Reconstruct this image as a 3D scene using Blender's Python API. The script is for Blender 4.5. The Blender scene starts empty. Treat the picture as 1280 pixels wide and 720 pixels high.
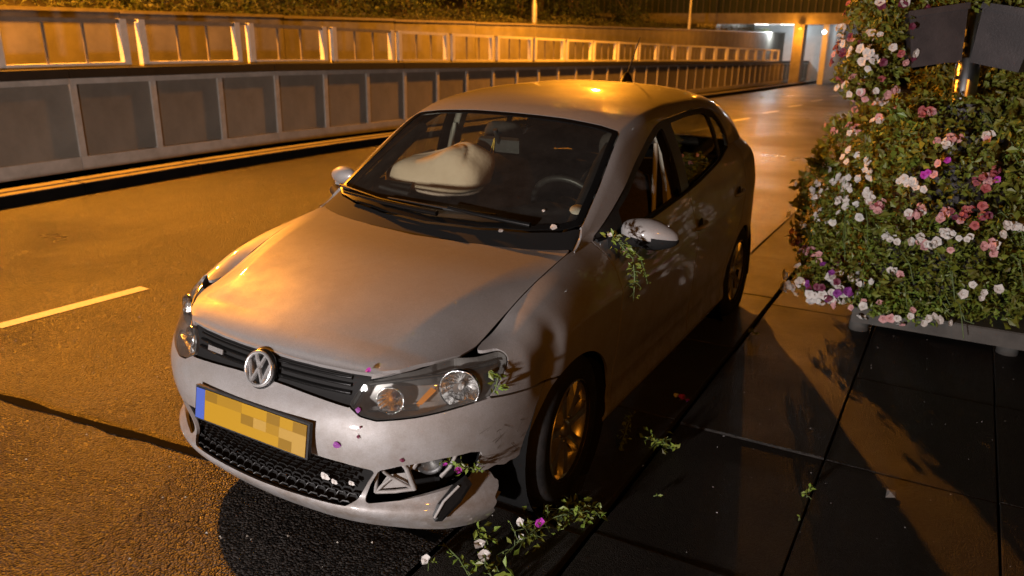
import bpy, bmesh, math, random
import numpy as np
from mathutils import Vector, Matrix, Euler

random.seed(7); RNG = np.random.default_rng(7)
SC = bpy.context.scene
COL = SC.collection

# ------------------------------------------------------------------ camera
cam_data = bpy.data.cameras.new("camera"); cam = bpy.data.objects.new("camera", cam_data); COL.objects.link(cam)
cam_data.sensor_width = 36.0; cam_data.lens = 36.0*978.87/1280; cam_data.clip_start = .05; cam_data.clip_end = 600
def cam_axes(yaw, pitch, roll):
    cy, sy, cp, sp, cr, sr = math.cos(yaw), math.sin(yaw), math.cos(pitch), math.sin(pitch), math.cos(roll), math.sin(roll)
    f = Vector((sy*cp, cy*cp, sp)); r = Vector((cy, -sy, 0)); u = r.cross(f)
    return r*cr + u*sr, u*cr - r*sr, f
_r, _u, _f = cam_axes(-.5162, -.3173, .0097)
cam.matrix_world = Matrix(((_r.x, _u.x, -_f.x, 1.936), (_r.y, _u.y, -_f.y, -1.647), (_r.z, _u.z, -_f.z, 1.762), (0, 0, 0, 1)))
cam_data.dof.use_dof = True; cam_data.dof.focus_distance = 2.9; cam_data.dof.aperture_fstop = 3.2
SC.camera = cam

# ------------------------------------------------------------------ night sky, faint moon, exposure
W = bpy.data.worlds.new("World"); SC.world = W; W.use_nodes = True
_nt = W.node_tree; _bg = _nt.nodes["Background"]
_sky = _nt.nodes.new("ShaderNodeTexSky"); _sky.sky_type = 'NISHITA'; _sky.sun_disc = False
_sky.sun_elevation = math.radians(-6); _sky.sun_rotation = math.radians(200)
_nt.links.new(_sky.outputs[0], _bg.inputs[0]); _bg.inputs[1].default_value = .05
_sun = bpy.data.lights.new("moon", 'SUN'); _sun.energy = .002; _sun.angle = math.radians(.5)
_so = bpy.data.objects.new("moon", _sun); COL.objects.link(_so); _so.rotation_euler = (math.radians(50), 0, math.radians(160)); _so.location = (0, 0, 60)
SC.view_settings.view_transform = 'Standard'; SC.view_settings.look = 'None'
SC.view_settings.exposure = 0.0; SC.view_settings.gamma = 1.0
SC.cycles.use_denoising = True
SC.cycles.sample_clamp_indirect = 4.0
SC.cycles.max_bounces = 10; SC.cycles.transparent_max_bounces = 24; SC.cycles.caustics_reflective = False

SODIUM = (1.0, .335, .022); WHITE = (1.0, .91, .89)
LAMP_W = dict(near=6800, mid=7000, far=1300, hot=200, side=800, white=3600, tunnel=300)

# ------------------------------------------------------------------ materials
def nset(n, **kw):
    for k, v in kw.items(): n.inputs[k.replace('_', ' ')].default_value = v
def mat(name, col, rough=.5, metal=0., spec=.5, coat=0., coat_r=.05, col2=None, scale=8., detail=4., mix=(.35, .65), bump=0., bscale=60., bdist=.01,
        rvar=0., sheen=0., trans=0., island=0., orand=0., coords='Object'):
    m = bpy.data.materials.new(name); m.use_nodes = True; t = m.node_tree; p = t.nodes["Principled BSDF"]
    p.inputs['Base Color'].default_value = (*col, 1); p.inputs['Roughness'].default_value = rough; p.inputs['Metallic'].default_value = metal
    p.inputs['Specular IOR Level'].default_value = spec; p.inputs['Coat Weight'].default_value = coat; p.inputs['Coat Roughness'].default_value = coat_r
    tc = t.nodes.new("ShaderNodeTexCoord")
    out_col = None
    if col2 is not None:
        n = t.nodes.new("ShaderNodeTexNoise"); nset(n, Scale=scale, Detail=detail, Roughness=.6); t.links.new(tc.outputs[coords], n.inputs['Vector'])
        r = t.nodes.new("ShaderNodeValToRGB"); r.color_ramp.elements[0].position = mix[0]; r.color_ramp.elements[1].position = mix[1]
        r.color_ramp.elements[0].color = (*col, 1); r.color_ramp.elements[1].color = (*col2, 1)
        t.links.new(n.outputs['Fac'], r.inputs['Fac']); out_col = r.outputs['Color']
        if rvar:
            mr = t.nodes.new("ShaderNodeMapRange"); nset(mr, To_Min=max(.02, rough-rvar), To_Max=min(1., rough+rvar), From_Min=mix[0], From_Max=mix[1])
            t.links.new(n.outputs['Fac'], mr.inputs['Value']); t.links.new(mr.outputs[0], p.inputs['Roughness'])
    if island:
        g = t.nodes.new("ShaderNodeNewGeometry"); h = t.nodes.new("ShaderNodeHueSaturation")
        mr = t.nodes.new("ShaderNodeMapRange"); nset(mr, To_Min=1-island, To_Max=1+island); t.links.new(g.outputs['Random Per Island'], mr.inputs['Value'])
        t.links.new(mr.outputs[0], h.inputs['Value'])
        mr2 = t.nodes.new("ShaderNodeMapRange"); nset(mr2, To_Min=.47, To_Max=.53); t.links.new(g.outputs['Random Per Island'], mr2.inputs['Value']); t.links.new(mr2.outputs[0], h.inputs['Hue'])
        if out_col is None: h.inputs['Color'].default_value = (*col, 1)
        else: t.links.new(out_col, h.inputs['Color'])
        out_col = h.outputs['Color']
    if orand and out_col is not None:
        oi = t.nodes.new("ShaderNodeObjectInfo"); h = t.nodes.new("ShaderNodeHueSaturation"); mr = t.nodes.new("ShaderNodeMapRange"); nset(mr, To_Min=1-orand, To_Max=1+orand)
        t.links.new(oi.outputs['Random'], mr.inputs['Value']); t.links.new(mr.outputs[0], h.inputs['Value']); t.links.new(out_col, h.inputs['Color']); out_col = h.outputs['Color']
    if out_col is not None: t.links.new(out_col, p.inputs['Base Color'])
    if bump:
        b = t.nodes.new("ShaderNodeTexNoise"); nset(b, Scale=bscale, Detail=5., Roughness=.65); t.links.new(tc.outputs[coords], b.inputs['Vector'])
        bn = t.nodes.new("ShaderNodeBump"); nset(bn, Strength=bump, Distance=bdist); t.links.new(b.outputs['Fac'], bn.inputs['Height']); t.links.new(bn.outputs[0], p.inputs['Normal'])
    if trans:
        p.inputs['Subsurface Weight'].default_value = 0
        tr = t.nodes.new("ShaderNodeBsdfTranslucent"); ms = t.nodes.new("ShaderNodeMixShader"); ms.inputs[0].default_value = trans
        tr.inputs['Color'].default_value = (*col, 1)
        if out_col is not None: t.links.new(out_col, tr.inputs['Color'])
        t.links.new(p.outputs[0], ms.inputs[1]); t.links.new(tr.outputs[0], ms.inputs[2]); t.links.new(ms.outputs[0], t.nodes['Material Output'].inputs['Surface'])
    return m

def asphalt(name, c1, c2, wet=.35, grain=150., strength=.9, patch=.5, spec=.5, orand=0.):
    m = bpy.data.materials.new(name); m.use_nodes = True; t = m.node_tree; p = t.nodes["Principled BSDF"]; L = t.links.new
    tc = t.nodes.new("ShaderNodeTexCoord")
    v = t.nodes.new("ShaderNodeTexVoronoi"); nset(v, Scale=grain); L(tc.outputs['Object'], v.inputs['Vector'])
    n = t.nodes.new("ShaderNodeTexNoise"); nset(n, Scale=grain*.45, Detail=4., Roughness=.7); L(tc.outputs['Object'], n.inputs['Vector'])
    big = t.nodes.new("ShaderNodeTexNoise"); nset(big, Scale=patch, Detail=6., Roughness=.62); L(tc.outputs['Object'], big.inputs['Vector'])
    r = t.nodes.new("ShaderNodeValToRGB"); r.color_ramp.elements[0].position = .25; r.color_ramp.elements[1].position = .8
    r.color_ramp.elements[0].color = (*c1, 1); r.color_ramp.elements[1].color = (*c2, 1); L(v.outputs['Color'], r.inputs['Fac'])
    mx = t.nodes.new("ShaderNodeMix"); mx.data_type = 'RGBA'; mx.blend_type = 'MULTIPLY'; mx.inputs['Factor'].default_value = .7
    r2 = t.nodes.new("ShaderNodeValToRGB"); r2.color_ramp.elements[0].position = .3; r2.color_ramp.elements[1].position = .7
    r2.color_ramp.elements[0].color = (.55, .55, .55, 1); r2.color_ramp.elements[1].color = (1.2, 1.2, 1.2, 1); L(big.outputs['Fac'], r2.inputs['Fac'])
    L(r.outputs['Color'], mx.inputs['A']); L(r2.outputs['Color'], mx.inputs['B']); mp = t.nodes.new("ShaderNodeMapping"); mp.inputs['Scale'].default_value = (1.5, .07, 1); L(tc.outputs['Object'], mp.inputs[0]); tn = t.nodes.new("ShaderNodeTexNoise"); nset(tn, Scale=1., Detail=5., Roughness=.6); L(mp.outputs[0], tn.inputs['Vector'])
    tr = t.nodes.new("ShaderNodeMapRange"); nset(tr, From_Min=.35, From_Max=.65, To_Min=.62, To_Max=1.12); L(tn.outputs['Fac'], tr.inputs['Value']); tm = t.nodes.new("ShaderNodeMix"); tm.data_type = 'RGBA'; tm.blend_type = 'MULTIPLY'; tm.inputs['Factor'].default_value = 1.
    L(mx.outputs['Result'], tm.inputs['A']); L(tr.outputs[0], tm.inputs['B']); mx = tm
    oi = t.nodes.new("ShaderNodeObjectInfo"); hs = t.nodes.new("ShaderNodeHueSaturation"); mo = t.nodes.new("ShaderNodeMapRange"); nset(mo, To_Min=1-orand, To_Max=1+orand)
    L(oi.outputs['Random'], mo.inputs['Value']); L(mo.outputs[0], hs.inputs['Value']); L(mx.outputs['Result'], hs.inputs['Color']); L(hs.outputs['Color'], p.inputs['Base Color'])
    mr = t.nodes.new("ShaderNodeMapRange"); nset(mr, From_Min=.3, From_Max=.7, To_Min=wet-.12, To_Max=wet+.14); L(big.outputs['Fac'], mr.inputs['Value']); L(mr.outputs[0], p.inputs['Roughness'])
    p.inputs['Specular IOR Level'].default_value = spec
    ad = t.nodes.new("ShaderNodeMath"); ad.operation = 'ADD'; vs_ = t.nodes.new("ShaderNodeMath"); vs_.operation = 'MULTIPLY'; vs_.inputs[1].default_value = -1.3; L(v.outputs['Distance'], vs_.inputs[0]); ns_ = t.nodes.new("ShaderNodeMath"); ns_.operation = 'MULTIPLY'; ns_.inputs[1].default_value = .5; L(n.outputs['Fac'], ns_.inputs[0]); L(vs_.outputs[0], ad.inputs[0]); L(ns_.outputs[0], ad.inputs[1])
    b = t.nodes.new("ShaderNodeBump"); nset(b, Strength=strength, Distance=.006); L(ad.outputs[0], b.inputs['Height']); L(b.outputs[0], p.inputs['Normal'])
    return m

def paint(name, col):
    """wet metallic paint: flakes, clear coat, fine droplets and dirt streaks"""
    m = bpy.data.materials.new(name); m.use_nodes = True; t = m.node_tree; p = t.nodes["Principled BSDF"]; L = t.links.new
    nset(p, Metallic=.26, Roughness=.55, Coat_Weight=.7, Coat_Roughness=.06)
    tc = t.nodes.new("ShaderNodeTexCoord")
    fl = t.nodes.new("ShaderNodeTexVoronoi"); nset(fl, Scale=900.); L(tc.outputs['Object'], fl.inputs['Vector'])
    di = t.nodes.new("ShaderNodeTexNoise"); nset(di, Scale=5., Detail=8., Roughness=.7); L(tc.outputs['Object'], di.inputs['Vector'])
    r = t.nodes.new("ShaderNodeValToRGB"); r.color_ramp.elements[0].color = (*[c*.72 for c in col], 1); r.color_ramp.elements[1].color = (*[c*1.18 for c in col], 1)
    L(fl.outputs['Color'], r.inputs['Fac'])
    r2 = t.nodes.new("ShaderNodeValToRGB"); r2.color_ramp.elements[0].position = .38; r2.color_ramp.elements[1].position = .62
    r2.color_ramp.elements[0].color = (.90, .88, .85, 1); r2.color_ramp.elements[1].color = (1, 1, 1, 1); L(di.outputs['Fac'], r2.inputs['Fac'])
    mx = t.nodes.new("ShaderNodeMix"); mx.data_type = 'RGBA'; mx.blend_type = 'MULTIPLY'; mx.inputs['Factor'].default_value = 1.
    L(r.outputs['Color'], mx.inputs['A']); L(r2.outputs['Color'], mx.inputs['B'])
    # road dirt thrown up over the lower panels
    sx = t.nodes.new("ShaderNodeSeparateXYZ"); L(tc.outputs['Object'], sx.inputs[0]); dz = t.nodes.new("ShaderNodeMapRange"); nset(dz, From_Min=.75, From_Max=.18, To_Min=0., To_Max=.75); L(sx.outputs['Z'], dz.inputs['Value'])
    dn = t.nodes.new("ShaderNodeTexNoise"); nset(dn, Scale=11., Detail=9., Roughness=.72); L(tc.outputs['Object'], dn.inputs['Vector']); dm = t.nodes.new("ShaderNodeMapRange"); nset(dm, From_Min=.42, From_Max=.66); L(dn.outputs['Fac'], dm.inputs['Value'])
    dq = t.nodes.new("ShaderNodeMath"); dq.operation = 'MULTIPLY'; L(dz.outputs[0], dq.inputs[0]); L(dm.outputs[0], dq.inputs[1])
    dx = t.nodes.new("ShaderNodeMix"); dx.data_type = 'RGBA'; L(dq.outputs[0], dx.inputs['Factor']); L(mx.outputs['Result'], dx.inputs['A']); dx.inputs['B'].default_value = (.11, .075, .045, 1); L(dx.outputs['Result'], p.inputs['Base Color'])
    me_ = t.nodes.new("ShaderNodeMapRange"); nset(me_, To_Min=.26, To_Max=.0); L(dq.outputs[0], me_.inputs['Value']); L(me_.outputs[0], p.inputs['Metallic'])
    mr = t.nodes.new("ShaderNodeMapRange"); nset(mr, From_Min=.35, From_Max=.65, To_Min=.60, To_Max=.50); L(di.outputs['Fac'], mr.inputs['Value']); L(mr.outputs[0], p.inputs['Roughness'])
    dr = t.nodes.new("ShaderNodeTexVoronoi"); nset(dr, Scale=95., Randomness=1.); L(tc.outputs['Object'], dr.inputs['Vector'])
    mk = t.nodes.new("ShaderNodeMapRange"); mk.interpolation_type = 'SMOOTHSTEP'; nset(mk, From_Min=.22, From_Max=.04, To_Min=0., To_Max=1.); L(dr.outputs['Distance'], mk.inputs['Value'])
    b = t.nodes.new("ShaderNodeBump"); nset(b, Strength=.9, Distance=.004); L(mk.outputs[0], b.inputs['Height']); L(b.outputs[0], p.inputs['Coat Normal'])
    d2 = t.nodes.new("ShaderNodeTexVoronoi"); nset(d2, Scale=210.); L(tc.outputs['Object'], d2.inputs['Vector']); dn2 = t.nodes.new("ShaderNodeTexNoise"); nset(dn2, Scale=14., Detail=6., Roughness=.7); L(tc.outputs['Object'], dn2.inputs['Vector'])
    k2 = t.nodes.new("ShaderNodeMapRange"); nset(k2, From_Min=.20, From_Max=.05); L(d2.outputs['Distance'], k2.inputs['Value']); m2 = t.nodes.new("ShaderNodeMapRange"); nset(m2, From_Min=.42, From_Max=.6); L(dn2.outputs['Fac'], m2.inputs['Value'])
    q2 = t.nodes.new("ShaderNodeMath"); q2.operation = 'MULTIPLY'; L(k2.outputs[0], q2.inputs[0]); L(m2.outputs[0], q2.inputs[1])
    b2 = t.nodes.new("ShaderNodeBump"); nset(b2, Strength=.45, Distance=.0016); L(q2.outputs[0], b2.inputs['Height']); L(b2.outputs[0], p.inputs['Normal'])
    return m

def glass(name, tint=(.75, .8, .78), rough=.02, dirt=.06):
    """thin pane: clear by default, mirror-like at grazing angles, a little wet dirt"""
    m = bpy.data.materials.new(name); m.use_nodes = True; t = m.node_tree; L = t.links.new
    for n in list(t.nodes):
        if n.type == 'BSDF_PRINCIPLED': t.nodes.remove(n)
    tr = t.nodes.new("ShaderNodeBsdfTransparent"); tr.inputs[0].default_value = (*tint, 1)
    gl = t.nodes.new("ShaderNodeBsdfGlossy"); gl.inputs['Roughness'].default_value = rough
    df = t.nodes.new("ShaderNodeBsdfDiffuse"); df.inputs[0].default_value = (.5, .5, .48, 1)
    tc = t.nodes.new("ShaderNodeTexCoord"); no = t.nodes.new("ShaderNodeTexNoise"); nset(no, Scale=9., Detail=9., Roughness=.75); L(tc.outputs['Object'], no.inputs['Vector'])
    vo = t.nodes.new("ShaderNodeTexVoronoi"); nset(vo, Scale=75.); L(tc.outputs['Object'], vo.inputs['Vector'])
    dm = t.nodes.new("ShaderNodeMapRange"); nset(dm, From_Min=.07, From_Max=.03, To_Min=0., To_Max=.5); L(vo.outputs['Distance'], dm.inputs['Value'])
    mr = t.nodes.new("ShaderNodeMapRange"); nset(mr, From_Min=.35, From_Max=.75, To_Min=dirt*.5, To_Max=dirt); L(no.outputs['Fac'], mr.inputs['Value'])
    ad = t.nodes.new("ShaderNodeMath"); ad.operation = 'MAXIMUM'; L(mr.outputs[0], ad.inputs[0])
    ml = t.nodes.new("ShaderNodeMath"); ml.operation = 'MULTIPLY'; ml.inputs[1].default_value = dirt*4; L(dm.outputs[0], ml.inputs[0]); L(ml.outputs[0], ad.inputs[1])
    fr = t.nodes.new("ShaderNodeFresnel"); fr.inputs[0].default_value = 1.5
    ge = t.nodes.new("ShaderNodeNewGeometry"); io = t.nodes.new("ShaderNodeMapRange"); nset(io, To_Min=1.5, To_Max=1/1.5); L(ge.outputs['Backfacing'], io.inputs['Value']); L(io.outputs[0], fr.inputs[0])
    m1 = t.nodes.new("ShaderNodeMixShader"); m2 = t.nodes.new("ShaderNodeMixShader")
    L(ad.outputs[0], m1.inputs[0]); L(tr.outputs[0], m1.inputs[1]); L(df.outputs[0], m1.inputs[2])
    L(fr.outputs[0], m2.inputs[0]); L(m1.outputs[0], m2.inputs[1]); L(gl.outputs[0], m2.inputs[2])
    L(m2.outputs[0], t.nodes['Material Output'].inputs['Surface'])
    return m

def emit(name, col, strength):
    m = bpy.data.materials.new(name); m.use_nodes = True; p = m.node_tree.nodes["Principled BSDF"]
    p.inputs['Base Color'].default_value = (*col, 1); p.inputs['Emission Color'].default_value = (*col, 1); p.inputs['Emission Strength'].default_value = strength
    return m

M = dict(
    asphalt=asphalt('wet_asphalt', (.008, .0078, .0075), (.078, .074, .07), wet=.36, grain=105., strength=1., spec=.5),
    kerb_stone=asphalt('kerb_concrete', (.026, .024, .021), (.052, .048, .042), wet=.55, grain=220., strength=.5, patch=2.5, spec=.35, orand=.25),
    slab=asphalt('paving_concrete', (.012, .011, .010), (.034, .031, .027), wet=.5, grain=240., strength=.5, patch=1.6, spec=.2, orand=.18),
    soil=mat('damp_soil', (.02, .016, .012), .9, col2=(.04, .032, .024), bump=.6, bscale=40),
    tar=mat('wet_tar', (.002, .002, .002), .8, spec=.02, col2=(.005, .005, .005), scale=30., bump=.1, bscale=40., bdist=.004),
    joint_shade=mat('joint_and_shade_black', (.004, .0038, .0035), .85, spec=.05, col2=(.008, .007, .006), scale=5., bump=.3),  # near-black: joint beds, and painted shade along the left wall and kerb
    marking=mat('white_road_paint', (.62, .61, .58), .55, col2=(.75, .74, .72), scale=30., bump=.6, bscale=160., bdist=.004),
    panel=mat('grey_aggregate_panel', (.18, .165, .135), .85, col2=(.25, .23, .19), scale=1.6, detail=9., bump=.7, bscale=150., bdist=.006, spec=.2, orand=.13),
    pilaster=mat('pale_concrete_joint', (.50, .47, .42), .7, col2=(.36, .335, .29), scale=5., detail=8., bump=.3, bscale=90., orand=.1),
    ledge=mat('black_ledge', (.008, .008, .008), .6, col2=(.015, .014, .013), scale=6.),
    rail=mat('cream_painted_steel', (.78, .75, .68), .45, col2=(.66, .63, .57), scale=6., bump=.15, bscale=50.),
    rail_dark=mat('dark_steel', (.22, .2, .175), .5, col2=(.16, .145, .12), scale=6., bump=.15, bscale=50.),
    backwall=mat('smooth_concrete', (.22, .205, .18), .8, col2=(.15, .14, .12), scale=2.2, detail=8., bump=.3, bscale=60., spec=.25),
    tile=mat('white_tile', (.75, .76, .76), .25, col2=(.66, .67, .67), scale=3.),
    beam=mat('concrete_beam', (.33, .31, .27), .8, col2=(.24, .22, .19), scale=3., bump=.3),
    lamp_metal=mat('galvanised_steel', (.45, .45, .45), .45, metal=.6, col2=(.36, .36, .36), scale=12.),
    sodium=emit('sodium_lens', SODIUM, 30.), led=emit('white_lens', (1, .97, .93), 8.),
    leaf=mat('petunia_leaf', (.125, .135, .015), .5, col2=(.165, .17, .022), scale=5., island=.45, trans=.25),
    leaf_bright=mat('fresh_leaf', (.14, .19, .025), .45, col2=(.18, .22, .035), scale=5., island=.35, trans=.25),
    hedge=mat('hedge_leaf', (.028, .045, .012), .6, col2=(.045, .06, .018), scale=1.5, island=.5, trans=.2),
    grass=mat('dry_grass', (.08, .078, .03), .7, col2=(.05, .065, .02), scale=3., island=.4, trans=.2),
    stem=mat('plant_stem', (.09, .13, .04), .6), bark=mat('bark', (.06, .048, .036), .9, col2=(.1, .08, .06), scale=14., bump=.7, bscale=30.),
    white_petal=mat('white_petal', (.66, .63, .60), .6, island=.12, trans=.25), pink_petal=mat('pink_petal', (.60, .32, .33), .6, island=.25, trans=.25),
    red_petal=mat('red_petal', (.36, .09, .10), .6, island=.25, trans=.2), wine_petal=mat('burgundy_petal', (.13, .018, .05), .6, island=.3, trans=.2),
    purple_petal=mat('purple_petal', (.20, .035, .24), .6, island=.25, trans=.2), magenta_petal=mat('magenta_petal', (.45, .04, .42), .55, island=.2, trans=.2),
    yellow=mat('yellow_throat', (.6, .42, .06), .6),
    grey_slab=mat('grey_concrete', (.075, .07, .062), .8, col2=(.045, .042, .038), scale=7., bump=.4, bscale=110.),
    pot=mat('dark_plastic_planter', (.028, .023, .024), .5, col2=(.05, .040, .040), scale=6., detail=8., mix=(.45, .7), bump=.35, bscale=90., bdist=.004),
    steel=mat('brushed_steel_pole', (.62, .61, .6), .28, metal=1., col2=(.5, .49, .48), scale=20.),
    paint=paint('wet_silver_paint', (.315, .307, .305)),
    black=mat('black_plastic', (.014, .014, .014), .42, col2=(.024, .024, .024), scale=40., bump=.12, bscale=400., bdist=.002),
    gloss_black=mat('gloss_black_trim', (.006, .006, .006), .22, coat=.3, coat_r=.10, col2=(.016, .016, .015), scale=200., mix=(.55, .75)),
    matte_black=mat('flat_black_plastic', (.010, .010, .010), .75, spec=.2), cavity=mat('dark_cavity', (.006, .006, .006), .9, spec=.1),
    rubber=mat('tyre_rubber', (.008, .008, .008), .75, spec=.22, col2=(.018, .016, .015), scale=14., bump=.25, bscale=80.),
    alloy=mat('silver_alloy', (.50, .48, .45), .32, metal=.85, col2=(.36, .33, .30), scale=16.), disc=mat('brake_steel', (.2, .19, .18), .4, metal=.9),
    housing=mat('lamp_housing', (.20, .195, .19), .4, metal=.4, col2=(.13, .128, .125), scale=12.),
    kerb_pale=mat('worn_kerb_edge', (.17, .155, .13), .75, col2=(.10, .09, .075), scale=5., detail=8., bump=.3, bscale=90., orand=.2),
    scuff=mat('bare_scraped_plastic', (.035, .028, .024), .8, col2=(.12, .09, .06), scale=40.),
    chrome=mat('chrome', (.80, .80, .80), .24, metal=.8), mirror_chrome=mat('lamp_reflector', (.85, .85, .85), .14, metal=1., bump=.25, bscale=40., bdist=.01),
    bare=mat('bare_grey_plastic', (.30, .29, .28), .55, col2=(.2, .19, .18), scale=14., bump=.2), bulb=mat('lamp_glass', (.8, .8, .8), .1, metal=.5),
    amber=mat('amber_bulb_and_streak', (.42, .15, .015), .25), plate_y=mat('yellow_plate', (.34, .19, .006), .4), plate_b=mat('blue_plate_band', (.05, .09, .36), .4),
    glass=glass('windscreen_glass', (.74, .76, .68), .015, .045), side_glass=glass('tinted_side_glass', (.42, .43, .40), .015, .008), lens=glass('headlight_lens', (.92, .92, .90), .03, .08),
    dash=mat('dashboard_vinyl', (.022, .021, .020), .55, bump=.2, bscale=300., bdist=.002), fabric=mat('seat_fabric', (.035, .030, .028), .9, col2=(.055, .045, .04), scale=60.),
    trim_grey=mat('pale_interior_trim', (.46, .43, .38), .6), airbag=mat('airbag_nylon', (.70, .56, .43), .75, col2=(.62, .49, .37), scale=5., bump=.3, bscale=11., bdist=.02),
    red_lens=mat('tail_lamp_red', (.25, .01, .008), .15, coat=.5), belt_web=mat('seat_belt', (.5, .47, .42), .8),
)
# ------------------------------------------------------------------ objects
ORG = {}
def thing(name, label, cat, loc=(0, 0, 0), group=None):
    o = bpy.data.objects.new(name, None); COL.objects.link(o); o.location = loc; ORG[o.name] = Vector(loc); o.empty_display_size = .2
    o['label'] = label; o['category'] = cat
    if group: o['group'] = group
    return o
def tag(o, label, cat, group=None):
    o['label'] = label; o['category'] = cat
    if group: o['group'] = group
    return o
def link(name, me, parent=None, loc=None, rot=None):
    """loc is a world position; the parent keeps only a translation"""
    o = bpy.data.objects.new(name, me); COL.objects.link(o)
    po = ORG[parent.name] if parent else Vector((0, 0, 0)); w = Vector(loc) if loc is not None else po
    if parent: o.parent = parent
    o.location = w - po
    if rot is not None: o.rotation_euler = rot
    ORG[o.name] = w
    return o
def structure(o): o['kind'] = 'structure'; return o
def stuff(o): o['kind'] = 'stuff'; return o

class MB:
    """collects shapes into one mesh"""
    def __init__(s): s.v = []; s.f = []; s.m = []; s.sm = []
    def add(s, vs, fs, mi=0, smooth=False):
        b = len(s.v); s.v += [tuple(v) for v in vs]
        for f in fs: s.f.append(tuple(b+i for i in f)); s.m.append(mi); s.sm.append(smooth)
        return s
    def box(s, lo, hi, mi=0, bev=0., rot=None, c=None):
        (x0, y0, z0), (x1, y1, z1) = lo, hi
        if bev <= 0:
            vs = [(x0,y0,z0),(x1,y0,z0),(x1,y1,z0),(x0,y1,z0),(x0,y0,z1),(x1,y0,z1),(x1,y1,z1),(x0,y1,z1)]
            fs = [(0,3,2,1),(4,5,6,7),(0,1,5,4),(1,2,6,5),(2,3,7,6),(3,0,4,7)]
        else:
            b = bev; vs = [(x0,y0,z0),(x1,y0,z0),(x1,y1,z0),(x0,y1,z0),(x0,y0,z1-b),(x1,y0,z1-b),(x1,y1,z1-b),(x0,y1,z1-b),
                           (x0+b,y0+b,z1),(x1-b,y0+b,z1),(x1-b,y1-b,z1),(x0+b,y1-b,z1)]
            fs = [(0,3,2,1),(0,1,5,4),(1,2,6,5),(2,3,7,6),(3,0,4,7),(4,5,9,8),(5,6,10,9),(6,7,11,10),(7,4,8,11),(8,9,10,11)]
        if rot is not None:
            cc = Vector(c if c is not None else ((x0+x1)/2, (y0+y1)/2, (z0+z1)/2)); R = rot.to_matrix() if hasattr(rot, 'to_matrix') else rot
            vs = [tuple(cc + R @ (Vector(v)-cc)) for v in vs]
        return s.add(vs, fs, mi)
    def tube(s, pts, r, n=8, mi=0, caps=True, smooth=True):
        pts = [Vector(p) for p in pts]; rr = r if isinstance(r, (list, tuple)) else [r]*len(pts); vs = []; fs = []
        up = Vector((.13, .21, .97))
        for i, p in enumerate(pts):
            d = (pts[min(i+1, len(pts)-1)] - pts[max(i-1, 0)]).normalized()
            a = d.cross(up); a = a.normalized() if a.length > 1e-4 else d.orthogonal().normalized(); b = d.cross(a)
            for k in range(n):
                t = 2*math.pi*k/n; vs.append(p + a*(math.cos(t)*rr[i]) + b*(math.sin(t)*rr[i]))
        for i in range(len(pts)-1):
            for k in range(n): fs.append((i*n+k, i*n+(k+1) % n, (i+1)*n+(k+1) % n, (i+1)*n+k))
        s.add(vs, fs, mi, smooth)
        if caps: s.add(vs[:n], [tuple(range(n))], mi); s.add(vs[-n:], [tuple(range(n-1, -1, -1))], mi)
        return s
    def lathe(s, prof, c, axis=(0, 0, 1), n=24, mi=0, smooth=True, a0=0., a1=2*math.pi):
        """prof: (radius, distance along the axis)"""
        ax = Vector(axis).normalized(); a = ax.orthogonal().normalized(); b = ax.cross(a); c = Vector(c); vs = []; fs = []
        full = abs(a1-a0-2*math.pi) < 1e-6; nn = n if full else n+1
        for r, h in prof:
            for k in range(nn):
                t = a0 + (a1-a0)*k/n; vs.append(c + ax*h + a*(math.cos(t)*r) + b*(math.sin(t)*r))
        for i in range(len(prof)-1):
            for k in range(n): k2 = (k+1) % nn; fs.append((i*nn+k, i*nn+k2, (i+1)*nn+k2, (i+1)*nn+k))
        return s.add(vs, fs, mi, smooth)
    def prism(s, poly, z0, z1, mi=0):
        n = len(poly); vs = [(x, y, z0) for x, y in poly] + [(x, y, z1) for x, y in poly]
        return s.add(vs, [tuple(range(n-1, -1, -1)), tuple(range(n, 2*n))] + [(k, (k+1) % n, n+(k+1) % n, n+k) for k in range(n)], mi)
    def mesh(s, name, mats, off=(0, 0, 0)):
        me = bpy.data.meshes.new(name); o = Vector(off)
        me.from_pydata([tuple(Vector(v)-o) for v in s.v], [], s.f)
        for m in (mats if isinstance(mats, (list, tuple)) else [mats]): me.materials.append(m)
        me.polygons.foreach_set('material_index', s.m); me.polygons.foreach_set('use_smooth', s.sm); me.update()
        return me
    def obj(s, name, mats, parent=None, loc=None):
        w = Vector(loc) if loc is not None else (ORG[parent.name] if parent else Vector((0, 0, 0)))
        return link(name, s.mesh(name, mats, w), parent, w)

def np_mesh(name, V, F, mats, N=None, off=None, smooth=True):
    me = bpy.data.meshes.new(name); V = np.asarray(V, float)
    if off is not None: V = V - np.array(off)
    F = np.asarray(F, int); k = F.shape[1]
    me.vertices.add(len(V)); me.vertices.foreach_set('co', V.ravel()); me.loops.add(F.size); me.loops.foreach_set('vertex_index', F.ravel())
    me.polygons.add(len(F)); me.polygons.foreach_set('loop_start', np.arange(len(F))*k)
    for m in (mats if isinstance(mats, (list, tuple)) else [mats]): me.materials.append(m)
    me.polygons.foreach_set('use_smooth', np.full(len(F), smooth)); me.update(calc_edges=True); me.validate()
    if N is not None: me.normals_split_custom_set_from_vertices(N.tolist())
    return me

# ------------------------------------------------------------------ the street falls gently away towards the underpass
GR = .025
def zr(y):
    y = np.minimum(y, 80.)
    return np.where(y < 4, 0., np.where(y < 9, -GR*(y-4)**2/10, -GR*(y-6.5)))
def zf(y): return float(zr(np.array(float(y))))

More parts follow.
